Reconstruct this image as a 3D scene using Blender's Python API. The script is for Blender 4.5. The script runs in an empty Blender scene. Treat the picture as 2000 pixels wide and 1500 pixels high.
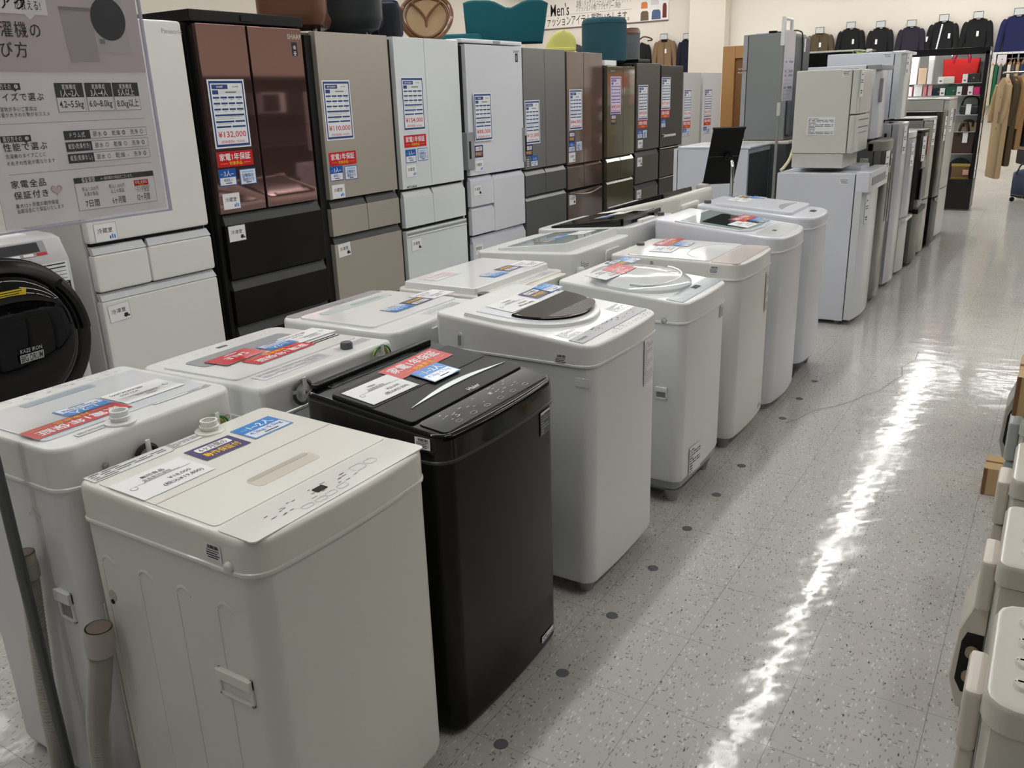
import bpy, math, random
from mathutils import Vector, Matrix
random.seed(11)
SC = bpy.context.scene
COL = SC.collection
PI = math.pi

# ------------------------------------------------------------------ camera, world, exposure
cam_d = bpy.data.cameras.new('camera')
cam_d.sensor_fit = 'HORIZONTAL'; cam_d.sensor_width = 36.0
cam_d.lens = 1675.12 / 2000.0 * 36.0
cam_d.clip_start = 0.05; cam_d.clip_end = 200
cam = bpy.data.objects.new('camera', cam_d); COL.objects.link(cam)
cam.matrix_world = (Matrix.Translation((1.060, 0.0, 1.65)) @ Matrix.Rotation(math.radians(32.4317), 4, 'Z')
                    @ Matrix.Rotation(math.radians(71.4653), 4, 'X') @ Matrix.Rotation(math.radians(-1.9069), 4, 'Z'))
SC.camera = cam
SC.view_settings.view_transform = 'Standard'
SC.view_settings.look = 'None'
SC.view_settings.gamma = 1.0
SC.view_settings.use_curve_mapping = False
SC.view_settings.exposure = 0.46
SC.cycles.max_bounces = 8
SC.cycles.diffuse_bounces = 4
SC.cycles.use_denoising = True
SC.cycles.caustics_reflective = False
SC.cycles.caustics_refractive = False
W = bpy.data.worlds.new('world'); SC.world = W; W.use_nodes = True
W.node_tree.nodes['Background'].inputs[0].default_value = (1.0, 1.0, 0.99, 1)
W.node_tree.nodes['Background'].inputs[1].default_value = 0.12
LAMP_POWER = 21.0      # emission of the fluorescent diffusers
CEIL = 3.9

# ------------------------------------------------------------------ materials
def lin(c):
    c /= 255.0
    return c / 12.92 if c <= 0.04045 else ((c + 0.055) / 1.055) ** 2.4
def rgb(r, g, b): return (lin(r), lin(g), lin(b), 1.0)
_mats = {}
def mat(name, col, rough=0.5, metal=0.0, coat=0.0, spec=0.5, emit=0.0, trans=0.0, alpha=1.0, bump=0.0, bscale=80, ior=1.45):
    if name in _mats: return _mats[name]
    m = bpy.data.materials.new(name); m.use_nodes = True
    b = m.node_tree.nodes['Principled BSDF']
    b.inputs['Base Color'].default_value = col
    b.inputs['Roughness'].default_value = rough
    b.inputs['Metallic'].default_value = metal
    b.inputs['Coat Weight'].default_value = coat
    b.inputs['Coat Roughness'].default_value = 0.06
    b.inputs['Specular IOR Level'].default_value = spec
    b.inputs['IOR'].default_value = ior
    b.inputs['Transmission Weight'].default_value = trans
    b.inputs['Alpha'].default_value = alpha
    if emit:
        b.inputs['Emission Color'].default_value = col
        b.inputs['Emission Strength'].default_value = emit
    if bump:
        nt = m.node_tree
        tc = nt.nodes.new('ShaderNodeTexCoord'); no = nt.nodes.new('ShaderNodeTexNoise'); bp = nt.nodes.new('ShaderNodeBump')
        no.inputs['Scale'].default_value = bscale; no.inputs['Detail'].default_value = 4
        bp.inputs['Strength'].default_value = bump; bp.inputs['Distance'].default_value = 0.01
        nt.links.new(tc.outputs['Object'], no.inputs['Vector']); nt.links.new(no.outputs['Fac'], bp.inputs['Height'])
        nt.links.new(bp.outputs['Normal'], b.inputs['Normal'])
    _mats[name] = m
    return m

WHITE   = mat('white plastic', rgb(232, 233, 231), 0.28, coat=0.3)
WHITEB  = mat('white painted steel', rgb(226, 228, 228), 0.33, coat=0.15)
COOLW   = mat('cool white plastic', rgb(226, 228, 236), 0.28, coat=0.3)
COOLWB  = mat('cool white painted steel', rgb(220, 223, 231), 0.33, coat=0.15)
CREAM   = mat('cream plastic', rgb(232, 230, 222), 0.27, coat=0.3)
CREAMB  = mat('cream painted steel', rgb(226, 224, 217), 0.36, coat=0.1)
PANELW  = mat('white panel film', rgb(238, 239, 238), 0.16, coat=0.4)
BLACKG  = mat('black gloss plastic', rgb(9, 9, 10), 0.12, coat=0.3, spec=.4)
BLACKM  = mat('black satin plastic', rgb(17, 17, 18), 0.36, spec=.25)
BLACKB  = mat('black painted steel', rgb(9, 9, 9), 0.28, coat=0.05, spec=.3)
DARK    = mat('dark gap', rgb(14, 14, 14), 0.7)
GREYP   = mat('grey plastic', rgb(150, 152, 155), 0.4)
GREYD   = mat('dark grey plastic', rgb(84, 86, 88), 0.45)
SILVERP = mat('silver panel', rgb(176, 178, 182), 0.3, metal=0.3)
CHROME  = mat('chrome', rgb(215, 215, 215), 0.12, metal=1.0)
STEEL   = mat('brushed steel', rgb(168, 166, 160), 0.32, metal=0.85)
STEELD  = mat('dark brushed steel', rgb(118, 116, 110), 0.30, metal=0.8)
PINKP   = mat('pinkish control film', rgb(208, 195, 188), 0.25, coat=0.3)
BLUEP   = mat('pale blue control film', rgb(170, 182, 188), 0.25, coat=0.3)
GLASSD  = mat('smoked lid window', rgb(26, 21, 18), 0.05, coat=0.3)
GLASSG  = mat('grey green lid glass', rgb(176, 190, 187), 0.05, coat=0.5)
GLASSGD = mat('dark tub behind glass', rgb(50, 56, 56), 0.08, coat=0.3)
PAPER   = mat('paper white', rgb(240, 240, 240), 0.5)
PAPERG  = mat('laminated paper white', rgb(238, 240, 243), 0.25, coat=0.2)
INK     = mat('black ink', rgb(28, 26, 30), 0.5)
INKG    = mat('grey ink', rgb(110, 110, 112), 0.5)
INKL    = mat('light grey ink', rgb(165, 166, 168), 0.5)
REDC    = mat('red print', rgb(204, 24, 36), 0.3, coat=0.2)
REDT    = mat('red price ink', rgb(212, 40, 52), 0.5)
PINKC   = mat('pale red print', rgb(222, 92, 96), 0.2, coat=0.4)
YELT    = mat('yellow print', rgb(255, 205, 20), 0.5)
BLUEC   = mat('bright blue print', rgb(28, 134, 214), 0.3, coat=0.2)
BLUEL   = mat('light blue print', rgb(150, 205, 240), 0.3, coat=0.2)
BLUED   = mat('royal blue print', rgb(10, 88, 176), 0.35)
NAVY    = mat('navy print', rgb(34, 78, 140), 0.4)
NAVYD   = mat('dark navy table print', rgb(30, 66, 128), 0.4)
PURP    = mat('purple print', rgb(48, 34, 104), 0.35, coat=0.2)
HOSEM   = mat('drain hose grey', rgb(184, 179, 172), 0.45)
WIREG   = mat('green wire', rgb(40, 120, 50), 0.4)
WIREY   = mat('yellow wire', rgb(196, 188, 60), 0.4)
WIREK   = mat('grey power cord', rgb(88, 86, 82), 0.5)
WIREB   = mat('black power cord', rgb(28, 28, 28), 0.5)
CARDB   = mat('cardboard', rgb(196, 166, 122), 0.8, bump=0.15, bscale=60)
CARDBD  = mat('brown cardboard edge', rgb(128, 92, 58), 0.85)
ACB     = mat('beige coated steel', rgb(204, 200, 189), 0.30, coat=0.25)
ACP     = mat('beige valve cover plastic', rgb(212, 204, 193), 0.4)
ACG     = mat('grey green valve cover plastic', rgb(176, 180, 178), 0.4)
GALV    = mat('pale galvanised plate', rgb(205, 212, 216), 0.3, metal=0.3)
BRASS   = mat('brass fitting', rgb(180, 150, 80), 0.3, metal=1.0)

# ------------------------------------------------------------------ mesh building
def rrect(x0, x1, y0, y1, r, n=4, z=0.0):
    """rounded rectangle, ccw seen from +z; r is one radius or four: (x1y0, x1y1, x0y1, x0y0)"""
    if not isinstance(r, (tuple, list)): r = (r,) * 4
    out = []
    for (cx, cy, sx, sy, rr, a0) in ((x1, y0, -1, 1, r[0], -90), (x1, y1, -1, -1, r[1], 0), (x0, y1, 1, -1, r[2], 90), (x0, y0, 1, 1, r[3], 180)):
        rr = max(rr, 1e-4)
        for k in range(n + 1):
            a = math.radians(a0 + 90.0 * k / n)
            out.append(Vector((cx + sx * rr + rr * math.cos(a), cy + sy * rr + rr * math.sin(a), z)))
    return out
def inset_poly(p, d):
    """shrink a ccw 2D polygon (list of (a,b)) by d"""
    n = len(p); out = []
    for i in range(n):
        a, b, c = Vector(p[i - 1][:2]), Vector(p[i][:2]), Vector(p[(i + 1) % n][:2])
        e1, e2 = (b - a), (c - b)
        if e1.length < 1e-9: e1 = e2.copy()
        if e2.length < 1e-9: e2 = e1.copy()
        e1.normalize(); e2.normalize()
        n1, n2 = Vector((-e1.y, e1.x)), Vector((-e2.y, e2.x))
        m = n1 + n2
        if m.length < 1e-6: m = n1.copy()
        m.normalize()
        k = d / max(0.35, m.dot(n1))
        out.append((b.x + m.x * k, b.y + m.y * k))
    return out
def area2(p): return sum(p[i - 1][0] * p[i][1] - p[i][0] * p[i - 1][1] for i in range(len(p)))
def ccw(p): return list(p) if area2(p) > 0 else list(reversed(p))

_font_ob = None; _tcache = {}
def glyphs(s, bold, res, sp=1.0):
    bold *= .5; res = max(res, 2)
    global _font_ob
    key = (s, bold, res, sp)
    if key in _tcache: return _tcache[key]
    if _font_ob is None:
        c = bpy.data.curves.new('lettering', 'FONT'); _font_ob = bpy.data.objects.new('lettering', c); COL.objects.link(_font_ob)
    c = _font_ob.data; c.body = s; c.resolution_u = res; c.offset = bold; c.space_character = sp
    dg = bpy.context.evaluated_depsgraph_get(); dg.update()
    me = bpy.data.meshes.new_from_object(_font_ob.evaluated_get(dg))
    v = [(p.co.x, p.co.y) for p in me.vertices]; f = [tuple(q.vertices) for q in me.polygons]
    bpy.data.meshes.remove(me)
    bb = (min(p[0] for p in v), min(p[1] for p in v), max(p[0] for p in v), max(p[1] for p in v)) if v else (0, 0, 1, 1)
    _tcache[key] = (v, f, bb)
    return _tcache[key]

class MB:
    def __init__(s): s.v = []; s.f = []; s.m = []; s.mats = []; s.M = Matrix()
    def mi(s, m):
        if m not in s.mats: s.mats.append(m)
        return s.mats.index(m)
    def add(s, pts, faces, m):
        b = len(s.v); i = s.mi(m)
        for p in pts: s.v.append(tuple(s.M @ Vector(p)))
        for f in faces: s.f.append(tuple(b + k for k in f)); s.m.append(i)
    def frame(s, o, U, V):
        U = Vector(U).normalized(); V = Vector(V).normalized(); N = U.cross(V)
        s.M = Matrix(((U.x, V.x, N.x, o[0]), (U.y, V.y, N.y, o[1]), (U.z, V.z, N.z, o[2]), (0, 0, 0, 1))); return s
    def loft(s, rings, m, cap0=True, cap1=True, closed=True):
        n = len(rings[0]); pts = [p for r in rings for p in r]; fs = []
        for k in range(len(rings) - 1):
            for i in range(n if closed else n - 1):
                j = (i + 1) % n
                fs.append((k * n + i, k * n + j, (k + 1) * n + j, (k + 1) * n + i))
        if cap0: fs.append(tuple(reversed(range(n))))
        if cap1: fs.append(tuple((len(rings) - 1) * n + i for i in range(n)))
        s.add(pts, fs, m); return s
    def box(s, x0, x1, y0, y1, z0, z1, m, bev=0.0, n=2):
        if x0 > x1: x0, x1 = x1, x0
        if y0 > y1: y0, y1 = y1, y0
        if z0 > z1: z0, z1 = z1, z0
        if bev <= 0:
            p = [(x0, y0, z0), (x1, y0, z0), (x1, y1, z0), (x0, y1, z0), (x0, y0, z1), (x1, y0, z1), (x1, y1, z1), (x0, y1, z1)]
            s.add(p, [(3, 2, 1, 0), (4, 5, 6, 7), (0, 1, 5, 4), (1, 2, 6, 5), (2, 3, 7, 6), (3, 0, 4, 7)], m); return s
        b = min(bev, (x1 - x0) * .49, (y1 - y0) * .49, (z1 - z0) * .49)
        L = [(z0, b), (z0 + b * .3, b * .3), (z0 + b, 0), (z1 - b, 0), (z1 - b * .3, b * .3), (z1, b)]
        return s.loft([rrect(x0 + i, x1 - i, y0 + i, y1 - i, max(b - i, b * .15), n, z) for z, i in L], m)
    def vprism(s, poly, z0, z1, m, bev=0.0):
        """vertical prism over a 2D xy polygon"""
        p = ccw(poly)
        if bev <= 0: return s.loft([[(a, b, z0) for a, b in p], [(a, b, z1) for a, b in p]], m)
        q = inset_poly(p, bev); h = inset_poly(p, bev * .3)
        return s.loft([[(a, b, z0) for a, b in q], [(a, b, z0 + bev) for a, b in p], [(a, b, z1 - bev) for a, b in p],
                       [(a, b, z1 - bev * .3) for a, b in h], [(a, b, z1) for a, b in q]], m)
    def plate(s, poly, fn, h0, h1, m, bev=0.0):
        """plate over a polygon of (u, v) carried by fn(u, v, h) -> point; h0 < h1"""
        p = ccw(poly)
        P0 = fn(p[0][0], p[0][1], 0); P1 = fn(p[0][0] + .01, p[0][1], 0); P2 = fn(p[0][0], p[0][1] + .01, 0); P3 = fn(p[0][0], p[0][1], .01)
        if (Vector(P1) - Vector(P0)).cross(Vector(P2) - Vector(P0)).dot(Vector(P3) - Vector(P0)) < 0:
            flip = True
        else: flip = False
        def ring(q, h):
            r = [fn(a, b, h) for a, b in q]
            return list(reversed(r)) if flip else r
        if bev <= 0: return s.loft([ring(p, h0), ring(p, h1)], m)
        q = inset_poly(p, bev); g = inset_poly(p, bev * .3)
        return s.loft([ring(p, h0), ring(p, h1 - bev), ring(g, h1 - bev * .3), ring(q, h1)], m)
    def tube(s, path, r, m, seg=8, caps=True):
        P = [Vector(p) for p in path]; n = len(P)
        R = r if isinstance(r, (list, tuple)) else [r] * n
        T = [(P[min(i + 1, n - 1)] - P[max(i - 1, 0)]).normalized() for i in range(n)]
        up = Vector((0, 0, 1)) if abs(T[0].z) < .9 else Vector((1, 0, 0))
        a = T[0].cross(up).normalized(); rings = []
        for i in range(n):
            a = (a - T[i] * a.dot(T[i])); a.normalize(); b = T[i].cross(a)
            rings.append([P[i] + a * (R[i] * math.cos(2 * PI * k / seg)) + b * (R[i] * math.sin(2 * PI * k / seg)) for k in range(seg)])
        return s.loft(rings, m, caps, caps)
    def lathe(s, prof, o, m, axis='z', seg=20, sx=1.0, sy=1.0):
        rings = []
        for r, h in prof:
            ring = []
            for k in range(seg):
                a = 2 * PI * k / seg; c, d = r * math.cos(a) * sx, r * math.sin(a) * sy
                if axis == 'z': p = (o[0] + c, o[1] + d, o[2] + h)
                elif axis == 'x': p = (o[0] + h, o[1] + c, o[2] + d)
                else: p = (o[0] + d, o[1] + h, o[2] + c)
                ring.append(p)
            rings.append(ring)
        return s.loft(rings, m)
    # flat printing in the current frame (u right, v up, n out)
    def rect(s, u0, v0, u1, v1, n, m):
        s.add([(u0, v0, n), (u1, v0, n), (u1, v1, n), (u0, v1, n)], [(0, 1, 2, 3)], m); return s
    def poly(s, pts, n, m): s.add([(a, b, n) for a, b in pts], [tuple(range(len(pts)))], m); return s
    def text(s, t, cu, cv, h, m, n=.0012, maxw=None, align='c', bold=0.0, res=1, fit=None, sp=1.0):
        v, f, bb = glyphs(t, bold, res, sp)
        k = h / 0.72; wid = (bb[2] - bb[0]) * k; kx = k
        if maxw and wid > maxw: kx = k = k * maxw / wid
        if fit: kx = fit / (bb[2] - bb[0])
        wid = (bb[2] - bb[0]) * kx
        u0 = cu - wid / 2 if align == 'c' else (cu if align == 'l' else cu - wid)
        mid = (bb[1] + bb[3]) / 2
        s.add([(u0 + (x - bb[0]) * kx, cv + (y - mid) * k, n) for x, y in v], f, m); return s
    def build(s, name, parent=None, angle=38, **props):
        me = bpy.data.meshes.new(name); me.from_pydata(s.v, [], s.f)
        for m in s.mats: me.materials.append(m)
        me.polygons.foreach_set('material_index', s.m)
        me.shade_smooth(); me.set_sharp_from_angle(angle=math.radians(angle))
        me.update()
        o = bpy.data.objects.new(name, me)
        wn = o.modifiers.new('weighted normals', 'WEIGHTED_NORMAL'); wn.keep_sharp = True; wn.weight = 90
        return reg(o, parent, **props)

ALL = []
def reg(o, parent=None, **props):
    if parent is not None: o.parent = parent
    for k, v in props.items(): o[k] = v
    ALL.append(o); return o
def thing(name, label, cat, loc=(0, 0, 0), rz=0.0, group=None):
    o = bpy.data.objects.new(name, None); o.location = loc; o.rotation_euler = (0, 0, rz)
    o.empty_display_size = 0.1
    o['label'] = label; o['category'] = cat
    if group: o['group'] = group
    ALL.append(o); return o
def tagged(o, label, cat, group=None):
    o['label'] = label; o['category'] = cat
    if group: o['group'] = group
    return o
def copy_thing(o, loc, label=None):
    def rec(x, parent):
        c = x.copy(); ALL.append(c)
        if parent is not None: c.parent = parent
        for k in [q for q in list(ALL) if q.parent is x]: rec(k, c)
        return c
    r = rec(o, None); r.location = loc
    if label: r['label'] = label
    return r

# ------------------------------------------------------------------ setting: floor, walls, ceiling, lamps
def floor_material():
    m = bpy.data.materials.new('speckled floor tile'); m.use_nodes = True
    nt = m.node_tree; N = nt.nodes; L = nt.links; b = N['Principled BSDF']
    tc = N.new('ShaderNodeTexCoord')
    def vor(scale, rand=1.0, stretch=None, feature='F1'):
        v = N.new('ShaderNodeTexVoronoi'); v.inputs['Scale'].default_value = scale; v.feature = feature
        v.inputs['Randomness'].default_value = rand
        src = tc.outputs['Object']
        if stretch:
            mp = N.new('ShaderNodeMapping'); mp.inputs['Rotation'].default_value = (0, 0, stretch[2]); mp.inputs['Scale'].default_value = (stretch[0], stretch[1], 1)
            L.new(src, mp.inputs['Vector']); src = mp.outputs['Vector']
        L.new(src, v.inputs['Vector']); return v
    def math_(op, a, bb):
        n = N.new('ShaderNodeMath'); n.operation = op
        for i, x in enumerate((a, bb)):
            if isinstance(x, (int, float)): n.inputs[i].default_value = x
            elif x is not None: L.new(x, n.inputs[i])
        return n.outputs[0]
    def mix(fac, a, bb):
        n = N.new('ShaderNodeMix'); n.data_type = 'RGBA'
        L.new(fac, n.inputs[0])
        for i, x in ((6, a), (7, bb)):
            if isinstance(x, tuple): n.inputs[i].default_value = x
            else: L.new(x, n.inputs[i])
        return n.outputs[2]
    noise = N.new('ShaderNodeTexNoise'); noise.inputs['Scale'].default_value = 3.0; noise.inputs['Detail'].default_value = 6
    L.new(tc.outputs['Object'], noise.inputs['Vector'])
    col = mix(noise.outputs['Fac'], rgb(184, 182, 177), rgb(194, 192, 187))
    for (sc, st, thr, dist, c) in ((112, (1, .42, .5), .74, .34, rgb(212, 210, 205)), (128, (1, .40, -.7), .72, .34, rgb(156, 153, 147)), (140, (.45, 1, .2), .78, .34, rgb(178, 175, 168)),
                                   (112, (.42, 1, .3), .90, .30, rgb(138, 136, 131)), (110, (1, .40, 1.1), .975, .27, rgb(98, 96, 92))):
        v = vor(sc, 1.0, st)
        pick = N.new('ShaderNodeSeparateColor'); L.new(v.outputs['Color'], pick.inputs[0])
        a = math_('GREATER_THAN', pick.outputs[0], thr); d = math_('LESS_THAN', v.outputs['Distance'], dist)
        col = mix(math_('MULTIPLY', a, d), col, c)
    sep = N.new('ShaderNodeSeparateXYZ'); L.new(tc.outputs['Object'], sep.inputs[0])
    P = 0.3445
    def line(o, off):
        t = math_('FRACT', math_('DIVIDE', math_('ADD', o, off + 40 * P), P), None)
        t = math_('ABSOLUTE', math_('SUBTRACT', t, 0.5), None)
        return math_('GREATER_THAN', t, 0.5 - 0.0026)
    ln = math_('MAXIMUM', line(sep.outputs[0], -0.27), line(sep.outputs[1], -1.553))
    n2 = N.new('ShaderNodeTexNoise'); n2.inputs['Scale'].default_value = 2.2; L.new(tc.outputs['Object'], n2.inputs['Vector'])
    ln = math_('MULTIPLY', ln, math_('MULTIPLY', n2.outputs['Fac'], 1.1))
    col = mix(ln, col, rgb(96, 90, 84))
    L.new(col, b.inputs['Base Color'])
    n3 = N.new('ShaderNodeTexNoise'); n3.inputs['Scale'].default_value = 1.4; n3.inputs['Detail'].default_value = 3; L.new(tc.outputs['Object'], n3.inputs['Vector'])
    r = N.new('ShaderNodeMapRange'); r.inputs[1].default_value = .3; r.inputs[2].default_value = .7; r.inputs[3].default_value = .06; r.inputs[4].default_value = .17
    L.new(n3.outputs['Fac'], r.inputs[0]); L.new(r.outputs[0], b.inputs['Roughness'])
    n4 = N.new('ShaderNodeTexNoise'); n4.inputs['Scale'].default_value = 9.0; n4.inputs['Detail'].default_value = 2; L.new(tc.outputs['Object'], n4.inputs['Vector'])
    bp = N.new('ShaderNodeBump'); bp.inputs['Strength'].default_value = .10; bp.inputs['Distance'].default_value = .02
    L.new(n4.outputs['Fac'], bp.inputs['Height']); L.new(bp.outputs['Normal'], b.inputs['Normal'])
    b.inputs['Specular IOR Level'].default_value = 0.30
    return m
def struct(name, mb): return mb.build(name, None, kind='structure')
WALL = mat('cream wallpaper', rgb(228, 221, 210), 0.85, bump=0.03, bscale=30)
WALLD = mat('darker pillar beige', rgb(214, 206, 192), 0.85)  # beige a tone darker than the walls
CEILM = mat('white ceiling board', rgb(235, 233, 228), 0.9)
FY = 19.5
mb = MB(); mb.box(-13, 8, -8, FY + .3, -.1, 0, floor_material()); struct('floor', mb)
mb = MB(); mb.box(-13, 8, -8, FY + .3, CEIL, CEIL + .1, CEILM); struct('ceiling', mb)
mb = MB(); mb.box(-13, 8, FY, FY + .2, 0, CEIL, WALL); struct('wall_back', mb)
mb = MB(); mb.box(-11.0, -10.6, -8, FY, 0, CEIL, WALL); struct('wall_left', mb)
mb = MB(); mb.box(7.6, 7.8, -8, FY, 0, CEIL, WALL); struct('wall_right', mb)
mb = MB(); mb.box(-6.25, -5.45, FY - .35, FY - .02, 0, CEIL, WALLD, .01); struct('trim_1', mb)
mb = MB(); mb.box(-10.6, -8.9, 4.2, 5.0, 0, CEIL, WALLD, .01); struct('trim_2', mb)

LAMPM = mat('fluorescent diffuser', (1.0, 0.995, 0.98, 1), 0.5, emit=LAMP_POWER)
def lamp(x, y, along='y', ln=2.4):
    t = thing('ceiling_light', 'long white fluorescent strip light mounted on the ceiling', 'ceiling light', (x, y, CEIL), 0 if along == 'y' else PI / 2, 'fluorescent strip lights on the ceiling')
    a = MB(); a.box(-.085, .085, -ln / 2, ln / 2, -.05, 0, CEILM, .004); a.build('housing', t)
    a = MB()
    ring = [[(.05 * math.cos(q) , yy, -.052 - .03 * math.sin(q)) for q in [PI * k / 8 for k in range(9)]] for yy in (-ln / 2 + .02, ln / 2 - .02)]
    a.loft(ring, LAMPM, True, True); a.build('diffuser', t)
    return t
lamp0 = lamp(-.68, 7.4)
for x, ys in ((-.68, [-.1, 2.4, 4.9] + [9.9 + 2.5 * k for k in range(4)]), (-3.7, [1.0 + 2.5 * k for k in range(7)]), (2.3, [2.4, 7.4, 9.5, 12.0, 14.5]), (5.3, [6.0, 9.0, 12.0, 15.0]), (-6.7, [3.5 + 2.5 * k for k in range(6)])):
    for y in ys: copy_thing(lamp0, (x, y, CEIL))
lamp1 = lamp(-9.0, 18.0, 'x')
for x in (-6.4, -3.8, -1.2, 1.4, 4.0): copy_thing(lamp1, (x, 18.0, CEIL))

# round dark studs let into the floor in front of the washing machines
studm = mat('dark floor stud', rgb(104, 106, 110), 0.5)
def stud(k, lab):
    a = MB(); a.lathe([(.020, 0), (.020, .0008), (.018, .0012)], (0, 0, 0), studm, seg=20)
    o = a.build('floor_stud'); o.location = (0.0, 1.553 + .3445 * k, .0002)
    return tagged(o, lab, 'floor stud', 'round floor studs in a line along the washing machines')
WHERE = ['beside the near corner of the black washing machine', 'beside the middle of the black washing machine', 'before the far end of the black washing machine',
         'by the far foot of the white washer with dark window', 'at the near foot of the dome lidded washer', 'beside the middle of the dome lidded washer',
         'at the far end of the dome lidded washer', None, 'beside the far part of the pink panel washer', 'by the glass lidded white washer', 'by the washer standing last in the row']
for k, wv in enumerate(WHERE):
    if wv: stud(k, 'round dark grey floor stud ' + wv)

# shelving across the aisle: outside the frame, seen only as a reflection in the glass refrigerator doors
SHELFM = mat('dark shelf steel', rgb(70, 68, 66), .6)
t = thing('store_shelving', 'dark store shelving across the aisle, mirrored in the maroon glass doors', 'shelf', (3.3, -1.0, 0))
b = MB(); b.box(.42, .45, 0, 18.0, .0, 2.05, SHELFM); b.build('back_panel', t)
for z in (.05, .55, 1.05, 1.5, 2.0):
    b = MB(); b.box(0, .419, 0, 18.0, z, z + .03, SHELFM, .003); b.build('shelf', t)
for k in range(10):
    b = MB(); b.box(.002, .418, 2.0 * k - .015 * (k > 0), 2.0 * k + .03 - .015 * (k > 0), 0, .049, SHELFM); b.build('foot', t)
rnd = random.Random(6); LAB = ['first', 'second', 'third', 'fourth', 'fifth', 'sixth', 'seventh', 'eighth', 'ninth', 'tenth', 'eleventh', 'twelfth']
for k in range(12):
    y = .4 + 1.25 * k; z = (1.0805, 1.5305, .5805)[k % 3]
    t = thing('microwave_oven', LAB[k] + ' microwave oven along the dark shelving, mirrored in the maroon glass doors', 'microwave', (3.36, y, z))
    c = WHITE if k % 2 else GREYP
    b = MB(); b.box(0, .34, 0, .46, 0, .28, c, .01); b.build('casing', t); b = MB(); b.box(-.012, -.0005, .01, .34, .02, .26, INK, .003); b.build('door', t)

# ------------------------------------------------------------------ printed cards and stickers
def c_red(b, w, h, n=0.0):
    b.rect(-w/2, -h/2, w/2, h/2, n + .0006, REDC)
    b.text('家電1年保証', 0, h * .15, h * .36, PAPER, n + .0011, maxw=w * .88, bold=.03, fit=w * .86)
    b.text('対象商品', 0, -h * .27, h * .19, YELT, n + .0011, bold=.015, fit=w * .36)
    b.rect(-w * .42, -h * .285, -w * .22, -h * .265, n + .0011, YELT); b.rect(w * .22, -h * .285, w * .42, -h * .265, n + .0011, YELT)
def c_blue(b, w, h, a='1~2人', c='4.2kg~5.5kg', dark=False, n=0.0):
    B1 = BLUED if dark else BLUEC
    b.rect(-w/2, -h/2, w/2, h/2, n + .0006, B1 if dark else mat('mid blue print', rgb(60, 140, 215), .3, coat=.2))
    b.rect(-w * .46, -h * .45, w * .46, h * .45, n + .0009, PAPERG)
    b.rect(-w * .46, h * .0, w * .46, h * .45, n + .0012, B1)
    b.text(a, w * .08, h * .23, h * .27, PAPER, n + .0015, maxw=w * .6, bold=.02)
    b.text('世帯', -w * .34, h * .2, h * .10, BLUEL, n + .0015, maxw=w * .16)
    b.text(c, 0, -h * .16, h * .19, B1, n + .0015, maxw=w * .8, bold=.012)
    b.rect(-w * .16, -h * .37, w * .2, -h * .32, n + .0015, INK)
def c_ice(b, w, h, n=0.0):
    b.rect(-w/2, -h/2, w/2, h/2, n + .0006, BLUED); b.rect(-w * .46, -h * .45, w * .46, h * .45, n + .0009, PAPERG)
    b.rect(-w * .36, h * .26, w * .36, h * .36, n + .0012, BLUEL)
    b.text('自動製氷', 0, h * .08, h * .2, BLUED, n + .0014, fit=w * .7, bold=.015)
    b.text('機能付き', 0, -h * .18, h * .2, BLUED, n + .0014, fit=w * .7, bold=.015)
    b.rect(-w * .16, -h * .38, w * .16, -h * .33, n + .0014, INK)
def c_purp(b, w, h, n=0.0):
    b.rect(-w/2, -h/2, w/2, h/2, n + .0006, PURP)
    p = [(q.x, q.y) for q in rrect(-w * .36, w * .38, h * .06, h * .38, h * .05, 2)]
    b.poly(p, n + .0009, PAPER)
    b.text('6ヶ月間の', 0, h * .22, h * .2, INK, n + .0012, fit=w * .6, bold=.015)
    b.text('動作保証付', 0, -h * .2, h * .24, YELT, n + .0012, fit=w * .76, bold=.02)
def c_room(b, w, h, t='冷蔵室', n=0.0):
    b.rect(-w/2, -h/2, w/2, h/2, n + .0005, INKL); b.rect(-w * .48, -h * .48, w * .48, h * .48, n + .0008, PAPER)
    b.text(t, -w * .03, h * .1, h * .21, INK, n + .0011, fit=w * .66, bold=.012)
    if t == '冷凍室':
        b.poly([(w * .16, -h * .3), (w * .26, -h * .38), (w * .36, -h * .3), (w * .36, -h * .12), (w * .2, -h * .12)], n + .0011, INK)
        b.rect(w * .34, -h * .36, w * .44, -h * .24, n + .0010, mat('brown ink', rgb(120, 70, 60), .5))
    else:
        for k, hh in enumerate((.16, .24, .2)): b.rect(w * (.14 + .1 * k), -h * .38, w * (.2 + .1 * k), -h * (.38 - hh), n + .0011, BLUEC if k else NAVY)
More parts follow.
